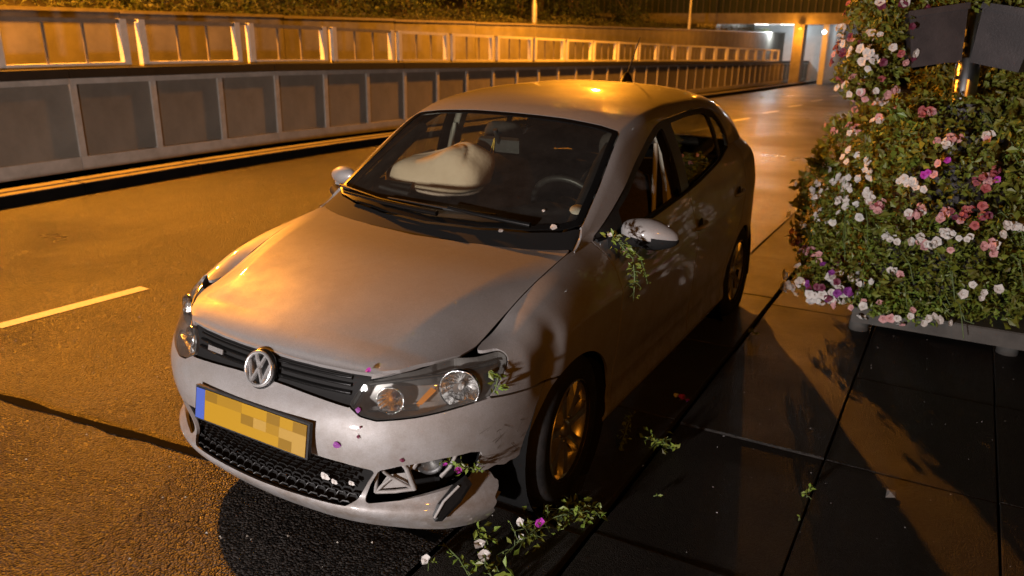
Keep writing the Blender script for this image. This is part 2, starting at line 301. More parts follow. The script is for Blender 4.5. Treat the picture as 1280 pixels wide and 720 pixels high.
def strip(name, x0, x1, y0, y1, z, m, ny=60, nx=2, crown=0.):
    xs = np.linspace(x0, x1, nx); ys = np.linspace(y0, y1, ny); X, Y = np.meshgrid(xs, ys)
    Z = zr(Y) + z; V = np.stack([X, Y, Z], -1).reshape(-1, 3); i = np.arange(nx-1)[None] + np.arange(ny-1)[:, None]*nx
    F = np.stack([i, i+1, i+1+nx, i+nx], -1).reshape(-1, 4)
    return link(name, np_mesh(name, V, F, m, smooth=False))
# ================================================================== THE SETTING
structure(link('ground', np_mesh('ground', [(-320, -300, -9), (320, -300, -9), (320, 420, -9), (-320, 420, -9)], [(0, 1, 2, 3)], M['soil'], smooth=False)))
structure(strip('road', -6.40, .53, -14, 75, 0, M['asphalt'], 90, 12))
# lane dashes, laid on the road as thin sheets
for y0, y1 in [(-6.0, -5.0), (-2.6, -1.6), (.70, 1.66), (4.1, 5.1), (7.6, 8.6), (11.2, 12.2), (14.7, 15.7), (18.0, 19.2), (21.3, 22.6), (24.9, 26.3), (28.9, 30.4), (33.2, 34.8), (38, 39.8), (43, 45)]:
    ns = 5; mb = MB(); w = .105
    for k in range(ns):
        a, b = y0 + (y1-y0)*k/ns, y0 + (y1-y0)*(k+1)/ns; xa, xb = -3.09 + .10*(a-y0), -3.09 + .10*(b-y0)
        mb.add([(xa, a, zf(a)+.004), (xa+w, a, zf(a)+.004), (xb+w, b, zf(b)+.004), (xb, b, zf(b)+.004)], [(0, 1, 2, 3)])
    structure(mb.obj('road_marking', M['marking']))
# the wet joint that runs across the lane to the kerb
mb = MB(); rj = random.Random(3); pv = None; xs = [-6.3 + .11*i for i in range(63)]
for x in xs:
    y = .17 + (x+2.03)*.098 + rj.uniform(-.006, .006) if x < -.5 else .285 + (x+.856)*.03 + rj.uniform(-.006, .006)
    w = .021 + rj.uniform(-.006, .008); q = ((x, y-w, .004), (x, y+w, .004))
    if pv: mb.add([pv[0], q[0], q[1], pv[1]], [(0, 1, 2, 3)])
    pv = q
structure(mb.obj('road_joint', M['tar']))

# ---- right-hand kerb and pavement: every stone and slab on its own
structure(strip('pavement_bed', .53, 6.5, -14, 75, -.03, M['joint_shade'], 60))
kerb = structure(strip('kerb', .535, .975, -14, 75, -.024, M['joint_shade'], 60))
km = MB().box((0, 0, -.06), (.404, 1.042, 0), bev=.003).mesh('kerb_stone', M['kerb_stone'])
pave = structure(strip('pavement', .985, 6.4, -14, 75, -.022, M['joint_shade'], 60))
sm = MB().box((0, 0, -.05), (.645, .979, 0), bev=.003).mesh('paving_slab', M['slab'])
rs = random.Random(11)
for i in range(-7, 42):
    y = .605 + 1.05*i
    link('kerb_stone', km, kerb, (.556, y+.008, zf(y+.5)+.004+rs.uniform(0, .006)), (math.radians(rs.uniform(-.25, .25)) - math.atan(GR)*(y > 6), math.radians(rs.uniform(-.4, .4)), 0))
for i in range(-5, 22):
    for j in range(6):
        if i > 12 and j > 3: continue
        y = .652 + .985*i; x = .984 + .652*j
        link('paving_slab', sm, pave, (x+.008, y+.006, zf(y+.5)+.003+rs.uniform(0, .009)), (math.radians(rs.uniform(-.3, .3)) - math.atan(GR)*(y > 6), math.radians(rs.uniform(-.35, .35)), math.radians(rs.uniform(-.2, .2))))
structure(strip('far_pavement', .985, 6.4, 22.2, 75, .004, M['slab'], 40))
structure(strip('verge', 6.4, 60, -14, 75, .02, M['soil'], 40))

# ---- left-hand kerb: low platform with two kerb lines under the wall
PZ = .12
structure(strip('shaded_footway', -8.0, -6.78, -14, 62, -.20, M['joint_shade'], 60))  # footway sunk and blackened to put in the wall's shadow
structure(strip('joint_shade', -6.56, -6.36, -14, 62, .006, M['joint_shade'], 60))  # gutter strip blackened as the kerb's shade on the road
lk = structure(strip('kerb', -6.62, -6.50, -14, 62, PZ-.035, M['joint_shade'], 60))
def bar(x0, x1, y0, y1, z0, z1, m, name, parent, bev=0.):
    mb = MB(); a, b = zf(y0), zf(y1)
    vs = [(x0,y0,a+z0),(x1,y0,a+z0),(x1,y1,b+z0),(x0,y1,b+z0),(x0,y0,a+z1),(x1,y0,a+z1),(x1,y1,b+z1),(x0,y1,b+z1)]
    mb.add(vs, [(0,3,2,1),(4,5,6,7),(0,1,5,4),(1,2,6,5),(2,3,7,6),(3,0,4,7)])
    return mb.obj(name, m, parent, (x0, y0, a))
for i in range(-7, 40):
    y = 1.55*i + .35
    bar(-6.505, -6.385, y+.006, y+1.544, -.05, PZ, M['joint_shade'], 'kerb_face', lk); bar(-6.530, -6.40, y+.012, y+1.536, PZ, PZ+.006, M['kerb_pale'], 'kerb_stone', lk)  # face coloured near black as the kerb's shaded side, top pale
    bar(-6.77, -6.605, y+.012, y+1.536, 0, PZ+.006, M['kerb_pale'], 'kerb_stone', lk)

# ---- the long low wall: one thing of many panels, pilasters, coping pieces
WX = -7.9; W0, PITCH = 4.377, 1.1365
wall = thing('retaining_wall', 'long low wall of grey aggregate panels along the far side of the road', 'wall', (WX, 20, 0))
pw = PITCH-.085
pm = MB().box((-.10, 0, .17), (0, pw, 1.07)).mesh('panel', M['panel'], (0, 0, 0)); qm = MB().box((-.10, 0, .14), (.028, .085, 1.075), bev=.0).mesh('pilaster', M['pilaster'])
for i in range(-12, 51):
    y = W0 + PITCH*i; a = (-math.atan(GR) if y > 8 else -math.atan(GR)*max(0, (y-4)/5) if y > 4 else 0, 0, 0)
    link('panel', pm, wall, (WX, y+.085, zf(y)), a); link('pilaster', qm, wall, (WX, y, zf(y)), a)
for i in range(-4, 21):
    y = W0 + PITCH*3*i; y2 = y + PITCH*3
    bar(WX-.12, WX+.035, y+.004, y2-.004, 1.075, 1.145, M['pilaster'], 'coping', wall); bar(WX-.12, WX+.030, y+.004, y2-.004, .0, .17, M['pilaster'], 'plinth', wall)
    bar(WX-.30, WX+.06, y+.006, y2-.006, 1.150, 1.262, M['ledge'], 'ledge', wall)  # plain black strip between coping and railing
structure(strip('cycle_path', -9.6, WX-.1, -14, 62, 1.21, M['slab'], 60))

# ---- the railing on the wall: framed bays, each post and rail its own piece
RX = -8.22
fence = thing('railing', 'cream steel railing of wide framed bays standing on the low wall', 'railing', (RX, 20, 1.2))
starts = [-8.0, -6.05, -4.1, -2.15, -.2, 1.76, 3.72, 5.68, 7.64, 9.57, 11.49, 13.41, 15.36, 17.28, 19.2, 21.1, 23.0, 24.9, 26.8, 28.7, 30.6, 32.5, 34.4, 36.3, 38.2, 40.1, 42.0, 43.9, 45.8]
postm = MB().box((-.045, 0, 1.262), (.045, .10, 1.872)).mesh('post', M['rail']); mull = MB().box((-.012, 0, 1.30), (.012, .03, 1.83)).mesh('mullion', M['rail_dark'])
for s in starts:
    e = s + 1.775
    for y in (s, e-.10): link('post', postm, fence, (RX, y, zf(y)))
    bar(RX-.04, RX+.04, s+.10, e-.10, 1.815, 1.870, M['rail'] if s > 11 else M['rail_dark'], 'top_rail', fence); bar(RX-.05, RX+.05, s+.10, e-.10, 1.264, 1.315, M['rail'], 'bottom_rail', fence)  # top rail: dark steel on the near bays, cream steel farther along
    for k in (1, 2): y = s + .1 + (1.575)*k/3; link('mullion', mull, fence, (RX, y, zf(y)))
    bar(RX-.035, RX+.035, e+.005, s+1.945, 1.84, 1.868, M['rail_dark'], 'link_rail', fence)

# ---- back wall and planted bank
BX = -9.6
bw = thing('garden_wall', 'smooth pale concrete wall behind the railing below the planted bank', 'wall', (BX, 20, 0))
for i in range(-5, 16):
    y = -10 + 3.4*(i+5) - 4; t = 1.97 - .004*(y-4)
    mb = MB(); mb.box((BX-.2, y+.008, -.2), (BX, y+3.392, t)); mb.obj('wall_panel', M['backwall'], bw, (BX, y, 0))
    mb = MB(); mb.box((BX-.24, y+.008, t), (BX+.03, y+3.392, t+.05)); mb.obj('coping', M['rail_dark'], bw, (BX, y, t))
ys = np.linspace(-14, 62, 60); xs = np.linspace(BX-.15, -45, 14); X, Y = np.meshgrid(xs, ys)
Z = 1.86 - .004*(Y-4) + np.clip((BX-.15-X), 0, 99)*.11 + .08*np.sin(X*1.7+Y*.9)*np.clip(BX-X-.5, 0, 1)
i = np.arange(13)[None] + np.arange(59)[:, None]*14
structure(link('embankment', np_mesh('embankment', np.stack([X, Y, Z], -1).reshape(-1, 3), np.stack([i, i+14, i+15, i+1], -1).reshape(-1, 4), M['soil'])))

def leaf_cloud(name, P, size, m, up=.3, parent=None, loc=None, aspect=.55, rng=RNG, kind=True):
    """folded four-triangle leaves at points P"""
    n = len(P); d = rng.normal(size=(n, 3)); d[:, 2] += up; d /= np.linalg.norm(d, axis=1)[:, None]
    a = rng.normal(size=(n, 3)); a -= (a*d).sum(1)[:, None]*d; a /= np.linalg.norm(a, axis=1)[:, None]; b = np.cross(d, a)
    s = size*rng.uniform(.6, 1.35, n)[:, None]
    V = np.stack([P, P + a*s*.5 + b*s*aspect*.5 + d*s*.10, P + a*s + d*s*-.05, P + a*s*.5 - b*s*aspect*.5 + d*s*.10, P + a*s*.5], 1).reshape(-1, 3)
    k = np.arange(n)[:, None]*5
    F = np.concatenate([k+[0, 4, 1], k+[1, 4, 2], k+[2, 4, 3], k+[3, 4, 0]])
    o = link(name, np_mesh(name, V, F, m, off=loc if loc is not None else (ORG[parent.name] if parent else None), smooth=False), parent, loc)
    if kind: stuff(o)
    return o
# low growth along the top of the bank
n = 9000; yy = RNG.uniform(-6, 52, n); xx = BX - .1 - np.abs(RNG.normal(0, .5, n)); hh = .12 + .16*(np.sin(yy*1.3)*np.sin(yy*.47+1) + 1)
P = np.stack([xx, yy, 1.9 - .004*(yy-4) + RNG.uniform(0, 1, n)*hh + np.clip(BX-xx, 0, 3)*.11], 1)
leaf_cloud('undergrowth', P, .11, M['grass'], up=1.2, aspect=.25)
def bush(x, y, r, h, lab, m='hedge', n=1500):
    z = 1.86 - .004*(y-4) + (BX-x)*.11; t = thing('bush', lab, 'bush', (x, y, z), 'bushes on the planted bank')
    mb = MB(); rb = random.Random(int(y*31))
    for k in range(5): a = rb.uniform(0, 6.28); mb.tube([(x, y, z-.1), (x+.2*r*math.cos(a), y+.2*r*math.sin(a), z+h*.4), (x+.6*r*math.cos(a), y+.6*r*math.sin(a), z+h*.8)], [.03, .02, .008], 5)
    mb.obj('stem', M['bark'], t)
    c = RNG.normal(size=(26, 3)); c /= np.linalg.norm(c, axis=1)[:, None]; c *= RNG.uniform(.35, .95, 26)[:, None]
    Q = c[RNG.integers(0, 26, n)] + RNG.normal(0, .17, (n, 3)); Q[:, 2] = np.abs(Q[:, 2]+.35)
    leaf_cloud('foliage', np.stack([x + Q[:, 0]*r, y + Q[:, 1]*r, z + Q[:, 2]*h*.75], 1), .11, M[m], parent=t)
for k, (x, y, r, h, lab) in enumerate([
    (-11.4, 4.6, 1.1, 1.5, 'dark rounded bush at the left end of the bank above the railing'), (-11.6, 7.6, 1.3, 1.7, 'wide dark bush on the bank above the second railing bay'),
    (-11.5, 10.6, 1.2, 1.6, 'dark bush on the bank over the middle railing bays'), (-11.9, 13.8, 1.4, 1.9, 'tall dark bush behind the dry grass left of the lamp post'),
    (-12.2, 17.0, 1.2, 1.8, 'dark bush close beside the nearer lamp post on the bank'), (-12.6, 21.0, 1.5, 2.2, 'mid green bush right of the nearer lamp post'),
    (-13.2, 25.5, 1.6, 2.4, 'large dark bush between the two lamp posts'), (-13.0, 29.5, 1.4, 2.0, 'brownish bush left of the farther lamp post'),
    (-12.4, 34.5, 1.1, 1.4, 'low round bush between the farther lamp post and the white pier')]): bush(x, y, r, h, lab)
def tree(x, y, h, lab, r=2.4, n=2600):
    z = 1.86 + (BX-x)*.11; t = thing('tree', lab, 'tree', (x, y, z), 'trees behind the bank'); rt = random.Random(int(x*7+y))
    mb = MB(); mb.tube([(x, y, z-.2), (x+.1, y, z+h*.3), (x-.05, y+.1, z+h*.6), (x, y, z+h*.85)], [.2, .15, .1, .04], 8); tips = []
    for k in range(9):
        a = k*2.4; b = z + h*rt.uniform(.3, .7); e = (x+r*.7*math.cos(a), y+r*.7*math.sin(a), b+h*.22); mb.tube([(x, y, b), ((x+e[0])/2, (y+e[1])/2, b+h*.08), e], [.07, .045, .015], 5); tips.append(e)
    mb.obj('trunk', M['bark'], t); T = np.array(tips + [(x, y, z+h*.9)]*2)
    P = T[RNG.integers(0, len(T), n)] + RNG.normal(0, .30*r*.62, (n, 3))
    leaf_cloud('crown', P, .2, M['hedge'], parent=t)
tree(-17, 9, 6, 'dark leafy tree behind the bank at the upper left'); tree(-18, 16, 7, 'dark leafy tree behind the bank left of the nearer lamp post'); tree(-20, 27, 7.5, 'dark leafy tree behind the bank between the lamp posts', 2.8); tree(-19, 38, 6.5, 'dark leafy tree behind the bank near the bridge')

# ---- street lamps: post on the bank, arm over the wall
def lamp(lab, px, py, hx, hy, z0, zt, energy, col, lens, group='sodium street lamps along the railing', radius=.11, aim=None):
    t = thing('street_lamp', lab, 'street lamp', (px, py, z0), group)
    MB().tube([(px, py, z0-.1), (px, py, z0+.15*(zt-z0)), (px, py, z0+.18*(zt-z0)), (px, py, zt)], [.085, .085, .06, .045], 10).obj('post', M['lamp_metal'], t)
    MB().tube([(px, py, zt-.02), (px+(hx-px)*.4, py+(hy-py)*.4, zt+.22), (hx, hy, zt+.26)], [.04, .035, .03], 8).obj('arm', M['lamp_metal'], t)
    d = Vector((hx-px, hy-py, 0)).normalized(); c = Vector((hx, hy, zt+.26))
    prof = [(.0, .05), (.10, .045), (.15, .01), (.16, -.03), (.155, -.05)]
    mb = MB(); mb.lathe(prof, c, (0, 0, 1), 16); h = mb.obj('lamp_head', M['lamp_metal'], t)
    MB().lathe([(.0, -.075), (.08, -.07), (.13, -.05)], c, (0, 0, 1), 16).obj('lens', lens, h)
    ld = bpy.data.lights.new('lamp_light', 'SPOT' if aim else 'POINT'); ld.energy = energy; ld.color = col; ld.shadow_soft_size = radius
    lo = bpy.data.objects.new('lamp_light', ld); COL.objects.link(lo); lo.parent = t; lo.location = c + Vector((0, 0, -.24)) - Vector((px, py, z0))
    if aim: ld.spot_size = math.radians(104); ld.spot_blend = 1.; lo.rotation_euler = (Vector(aim) - (c + Vector((0, 0, -.24)))).to_track_quat('-Z', 'Y').to_euler()
    return t
lamp('tall street lamp at the left whose orange light falls on the bonnet', -10.2, 4.4, -9.0, 4.3, 1.9, 5.2, LAMP_W['near'], SODIUM, M['sodium'])
lamp('street lamp whose post stands on the bank beyond the car roof', -9.95, 20.5, -6.7, 18.2, 1.9, 5.8, LAMP_W['mid'], SODIUM, M['sodium'])
lamp('farther street lamp whose post stands left of the white pier', -9.7, 34.9, -6.4, 33.6, 1.8, 5.2, LAMP_W['far'], SODIUM, M['sodium'])
lamp('sodium street lamp on the pavement side behind the photographer', 8.6, -8.4, 7.4, -7.2, 0, 6.2, LAMP_W['side'], SODIUM, M['sodium'])
lamp('low white lamp standing behind the photographer', 1.0, -7.9, -.1, -6.9, 0, .80, LAMP_W['white'], WHITE, M['led'], None, .2, (-1.4, 3., .55))

# ---- underpass bridge at the end of the street
by = 47.; bz = zf(by)
br = thing('underpass_bridge', 'concrete road bridge with white lit underpass at the end of the street', 'bridge', (-6, by, bz))
def bbox(name, lo, hi, m, parent=br): mb = MB(); mb.box(lo, hi); return mb.obj(name, M[m], parent)
bbox('deck', (-30, by, 2.30), (22, by+9, 2.62), 'beam'); bbox('edge_beam', (-30, by-.25, 2.26), (22, by-.002, 2.86), 'beam')
par = bbox('parapet_rail', (-30, by+.1, 3.95), (22, by+.18, 4.02), 'rail_dark')
pb = MB().box((-.015, -.015, 2.62), (.015, .015, 3.95)).mesh('baluster', M['rail_dark'])
for k in range(120): link('baluster', pb, par, (-28 + .4*k, by+.14, 0))
bbox('parapet_screen', (-30, by+.6, 2.62), (22, by+.66, 4.6), 'hedge')
bbox('pier', (-12.85, by-.6, .2), (-11.7, by+.3, 2.25), 'rail'); bbox('pier', (-7.4, by-.05, bz-.2), (-6.85, by+1.0, 2.298), 'beam')
bbox('abutment', (-30, by+.31, -2), (-11.72, by+9, 2.298), 'beam')
bbox('tiled_wall', (-11.7, by+8.6, bz-1), (-3.2, by+8.9, 2.298), 'tile')
tw = bbox('tiled_wall', (-6.0, by+1.1, bz-1), (-5.7, by+8.58, 2.298), 'tile')
bbox('tiled_wall', (-3.19, by+.5, bz-1), (-2.9, by+8.9, 2.298), 'tile')
for x in (-10.2, -8.6): l = bbox('ceiling_lamp', (x-.4, by+4, 2.278), (x+.4, by+4.2, 2.294), 'led')
for x, y in ((-9.4, by+4.1), (-4.6, by+3.5)):
    ld = bpy.data.lights.new('tunnel_light', 'POINT'); ld.energy = LAMP_W['tunnel']*(1 if x < -6 else .12); ld.color = (.86, .95, 1.0); ld.shadow_soft_size = .25
    lo = bpy.data.objects.new('tunnel_light', ld); COL.objects.link(lo); lo.parent = br; lo.location = Vector((x, y, 1.95)) - ORG[br.name]
MB().lathe([(0, 0), (.09, 0), (.11, -.10), (0, -.12)], (-6.95, by-.6, 2.12), (0, 0, 1), 12).obj('edge_lamp', M['lamp_metal'], br); bbox('lamp_bracket', (-6.98, by-.6, 2.12), (-6.92, by-.26, 2.20), 'lamp_metal')
_hl = bpy.data.lights.new('edge_light', 'POINT'); _hl.energy = LAMP_W['hot']; _hl.color = SODIUM; _hl.shadow_soft_size = .1; _ho = bpy.data.objects.new('edge_light', _hl); COL.objects.link(_ho); _ho.parent = br; _ho.location = Vector((-6.95, by-.9, 1.75)) - ORG[br.name]
MB().lathe([(0, -.12), (.1, -.06), (.12, 0), (.1, .06), (0, .12)], (-5.75, by-.0, 1.86), (0, 0, 1), 12).obj('wall_lamp', M['led'], br)
MB().box((-.04, 0, 0), (.04, .3, .08)).obj('lamp_bracket', M['lamp_metal'], br, (0, 0, 0)).location = Vector((-5.75, by+.1, 1.82)) - ORG[br.name]
# ---------------------------------------------------------------- smooth curves
def pchip(xk, yk, x):
    xk = np.asarray(xk, float); yk = np.asarray(yk, float); x = np.asarray(x, float)
    h = np.diff(xk); d = np.diff(yk) / h
    m = np.zeros_like(yk); m[0] = d[0]; m[-1] = d[-1]
    for i in range(1, len(xk) - 1):
        if d[i-1] * d[i] > 0:
            w1 = 2*h[i] + h[i-1]; w2 = h[i] + 2*h[i-1]
            m[i] = (w1 + w2) / (w1/d[i-1] + w2/d[i])
    i = np.clip(np.searchsorted(xk, x) - 1, 0, len(xk) - 2)
    t = (x - xk[i]) / h[i]; t = np.clip(t, -.2, 1.2)
    return ((2*t**3-3*t**2+1)*yk[i] + (t**3-2*t**2+t)*h[i]*m[i]
            + (-2*t**3+3*t**2)*yk[i+1] + (t**3-t**2)*h[i]*m[i+1])

def cubic(xk, Y, x, ends=None):
    """cubic spline through rows of Y (k,n); ends='flat0' clamps zero slope at the first knot"""
    xk = np.asarray(xk, float); Y = np.asarray(Y, float); n = len(xk)
    h = np.diff(xk); A = np.zeros((n, n)); B = np.zeros((n,) + Y.shape[1:])
    A[0, 0] = A[-1, -1] = 1
    for i in range(1, n-1):
        A[i, i-1] = h[i-1]; A[i, i] = 2*(h[i-1]+h[i]); A[i, i+1] = h[i]
        B[i] = 6*((Y[i+1]-Y[i])/h[i] - (Y[i]-Y[i-1])/h[i-1])
    M = np.linalg.solve(A, B.reshape(n, -1)).reshape(B.shape)
    x = np.asarray(x, float); i = np.clip(np.searchsorted(xk, x)-1, 0, n-2)
    sh = (slice(None),) + (None,)*(Y.ndim-1)
    a = ((xk[i+1]-x)/h[i])[sh]; b = ((x-xk[i])/h[i])[sh]; hh = h[i][sh]
    return a*Y[i] + b*Y[i+1] + ((a**3-a)*M[i] + (b**3-b)*M[i+1])*hh**2/6

# ---------------------------------------------------------------- lower body: a ring of sections round the plan outline
OUT = np.array([(-.4,.045),(-.2,.010),(0,0),(.2,.010),(.4,.045),(.55,.112),(.66,.20),(.735,.31),(.785,.45),(.815,.62),(.832,.85),(.838,1.1),
                (.841,1.6),(.841,2.2),(.838,2.8),(.83,3.2),(.812,3.5),(.78,3.7),(.72,3.84),(.6,3.92),(.4,3.955),(.2,3.967),(0,3.97),(-.2,3.967)])
_sk = np.concatenate([[0], np.cumsum(np.hypot(*np.diff(OUT, axis=0).T))]); _sk -= _sk[2]
S_END = _sk[22]
def outline(s): return cubic(_sk, OUT, np.asarray(s, float))
_sd = np.linspace(0, S_END, 3000); _od = outline(_sd)
def s_of_x(x): k = 900; return np.interp(x, _od[:k, 0], _sd[:k])
def s_of_y(y): k = slice(150, 2700); return np.interp(y, _od[k, 1], _sd[k])
KEYS = [2, 4, 6, 8, 9, 10, 11, 12, 13, 14, 15, 17, 19, 22]
ZT = np.array([
 [.165,.238,.285,.36,.46,.55,.605,.650,.695,.722,.730],
 [.165,.238,.285,.36,.46,.55,.608,.655,.700,.726,.735],
 [.165,.238,.285,.36,.46,.55,.615,.670,.715,.738,.745],
 [.170,.225,.275,.36,.46,.55,.630,.705,.760,.782,.774],
 [.170,.210,.275,.365,.465,.56,.655,.735,.800,.836,.842],
 [.170,.210,.280,.37,.47,.57,.680,.760,.825,.878,.906],
 [.170,.210,.280,.37,.47,.57,.680,.765,.835,.895,.948],
 [.170,.210,.280,.37,.47,.57,.680,.775,.845,.910,.976],
 [.170,.210,.280,.37,.47,.57,.680,.790,.870,.945,1.015],
 [.170,.210,.280,.37,.47,.57,.690,.805,.890,.980,1.080],
 [.170,.210,.280,.37,.47,.58,.700,.825,.945,1.06,1.135],
 [.220,.250,.300,.38,.48,.58,.700,.825,.945,1.05,1.12],
 [.260,.280,.330,.40,.50,.58,.660,.780,.900,1.00,1.08],
 [.260,.280,.330,.40,.50,.58,.660,.780,.900,1.00,1.08]])
IT = np.array([
 [.060,.004,.022,.020,.000,.004,.030,.058,.070,.090,.130],
 [.060,.004,.022,.020,.000,.004,.028,.055,.068,.090,.130],
 [.050,.006,.020,.020,.000,.002,.020,.040,.065,.100,.140],
 [.060,.015,.012,.015,.003,.000,.003,.012,.045,.100,.168],
 [.065,.018,.012,.013,.003,.000,.001,.010,.040,.098,.185],
 [.070,.020,.012,.012,.004,.000,.000,.008,.035,.095,.186],
 [.070,.020,.012,.015,.006,.000,.000,.008,.032,.085,.178],
 [.070,.020,.012,.020,.008,.000,.000,.008,.028,.053,.084],
 [.070,.020,.012,.020,.008,.000,.000,.008,.028,.053,.084],
 [.070,.020,.012,.020,.008,.000,.000,.008,.030,.060,.100],
 [.070,.020,.012,.020,.005,.000,.000,.008,.025,.060,.135],
 [.080,.030,.010,.010,.000,.000,.004,.008,.022,.060,.140],
 [.100,.040,.010,.000,.000,.005,.030,.050,.060,.080,.120],
 [.100,.040,.010,.000,.000,.005,.030,.050,.060,.080,.120]])
_ks = _sk[KEYS]
VK = np.array([0,.5,1.2,2.2,3.2,4.2,5.1,6.0,6.8,7.5,8.2])
def lower_body(S, V):
    """points (len(S), len(V), 3) of the right-hand half, S along the outline, V up the section 0..8.2"""
    S = np.asarray(S, float); O = outline(S); e = 1e-3
    T = (outline(S+e) - outline(S-e)) / (2*e); T /= np.linalg.norm(T, axis=1)[:, None]
    Nin = np.stack([-T[:, 1], T[:, 0]], 1)
    C = np.zeros((len(VK), len(S), 3))
    for j in range(len(VK)):
        z = pchip(_ks, ZT[:, j], S); ins = pchip(_ks, IT[:, j], S)
        C[j, :, :2] = O + Nin*ins[:, None]; C[j, :, 2] = z
    return np.transpose(cubic(VK, C, V), (1, 0, 2))

_by = np.linspace(s_of_y(.9), s_of_y(3.9), 200)
_top = lower_body(_by, np.array([8.2]))[:, 0]
_o = np.argsort(_top[:, 1]); _top = _top[_o]
def belt(y): return np.interp(y, _top[:, 1], _top[:, 0]), np.interp(y, _top[:, 1], _top[:, 2])

# ---------------------------------------------------------------- greenhouse and roof: sections along the length
def EX(y): return pchip([.85,1.10,1.4,1.73,2.1,2.6,3.1,3.6,3.95], [.682,.660,.625,.590,.594,.590,.562,.515,.48], y)
def EZ(y): return pchip([.85,1.10,1.4,1.73,2.0,2.4,2.8,3.2,3.6,3.78,3.95], [.82,.968,1.152,1.335,1.395,1.42,1.418,1.385,1.31,1.26,1.0], y)
def CZ(y): return pchip([.85,.92,1.2,1.5,1.75,1.9,2.1,2.4,2.8,3.2,3.6,3.78,3.85,3.95], [.91,.945,1.09,1.243,1.367,1.415,1.452,1.478,1.480,1.456,1.40,1.365,1.26,1.02], y)
def upper_body(Y, n_top=46, n_side=44):
    """points (len(Y), n, 3) and q = distance past the roof edge (negative on the roof)"""
    P = []; Q = []
    for y in Y:
        xe, ze, zc = float(EX(y)), float(EZ(y)), float(CZ(y)); xb, zb = belt(y)
        ze = min(ze, zc-.005); zb = min(zb, ze-.02); xb = max(xb, xe+.01)
        r = .040
        top = lambda x: zc - (zc-ze)*np.power(np.clip(x/xe, 0, None), 2.9)
        xs = np.linspace(0, xe-r, n_top); a = np.stack([xs, top(xs)], 1)
        L = np.hypot(xb-xe, zb-ze); t = np.linspace(min(r/L, .45), 1, n_side)
        nrm = np.array([-(zb-ze), xb-xe])/L; nrm = nrm if nrm[0] > 0 else -nrm
        b = np.array([xe, ze]) + t[:, None]*np.array([xb-xe, zb-ze]) + (4*t*(1-t)*.016*min(1, L/.3))[:, None]*nrm
        p0, p1, p2 = a[-1], np.array([xe, ze]), b[0]
        u = np.linspace(0, 1, 12)[1:-1, None]
        c = (1-u)**2*p0 + 2*u*(1-u)*p1 + u**2*p2
        sec = np.concatenate([a, c, b])
        P.append(np.stack([sec[:, 0], np.full(len(sec), y), sec[:, 1]], 1))
        Q.append(np.concatenate([-(np.full(n_top, r)+(xe-r-xs)), np.linspace(-r, r, 12)[1:-1], t*L]))
    return np.array(P), np.array(Q)

# ---------------------------------------------------------------- bonnet: height over plan
def SX(y): return pchip([.05,.12,.22,.40,.6,.85,1.10,1.3], [.40,.43,.545,.618,.637,.650,.655,.660], y)
def SZ(y): return pchip([.05,.12,.22,.40,.6,.735,.85,1.09,1.3], [.70,.728,.742,.762,.826,.872,.904,.952,.99], y)
def KX(y): return pchip([.05,.2,.5,.8,1.05,1.3], [.35,.40,.475,.54,.60,.63], y)
def HC(v): return pchip([.06,.09,.105,.14,.20,.30,.45,.7,.95,1.3], [.712,.726,.741,.765,.792,.829,.872,.920,.947,.985], v)
def bonnet_z(x, y):
    ax = np.abs(x); v = y - .044*np.clip(ax/.42, 0, 1.2)**2*np.clip(1-(y-.1)/.8, 0, 1)
    zc = HC(v); xk = KX(y); xs = np.maximum(SX(y), xk+.03); zs = SZ(y)
    zk = zc - (.012 + .01*np.clip((.5-y)/.4, 0, 1))*np.clip((v-.085)/.12, 0, 1)
    inner = zc - (zc-zk)*np.clip(ax/xk, 0, 1)**2
    t = np.clip((ax-xk)/(xs-xk), 0, 1.4)
    drop = np.maximum(zk-zs, .0)
    outer = zk - drop*(.55*t + .45*t*t)
    return np.where(ax < xk, inner, outer)
# ================================================================== THE CAR
ROLL = math.radians(1.3); _cR, _sR = math.cos(ROLL), math.sin(ROLL)
def bodyT(p):
    """the body leans a little on its damaged left front corner"""
    p = np.asarray(p, float); q = p.copy()
    q[..., 0] = p[..., 0]*_cR + (p[..., 2]-.35)*_sR - .012; q[..., 2] = -p[..., 0]*_sR + (p[..., 2]-.35)*_cR + .35
    return q
def bodyN(n):
    q = n.copy(); q[..., 0] = n[..., 0]*_cR + n[..., 2]*_sR; q[..., 2] = -n[..., 0]*_sR + n[..., 2]*_cR; return q
car = thing('hatchback_car', 'damaged silver hatchback standing at the kerb with torn bumper and inflated airbag', 'car', (0, 1.98, 0))
CO = np.array((0, 1.98, 0))

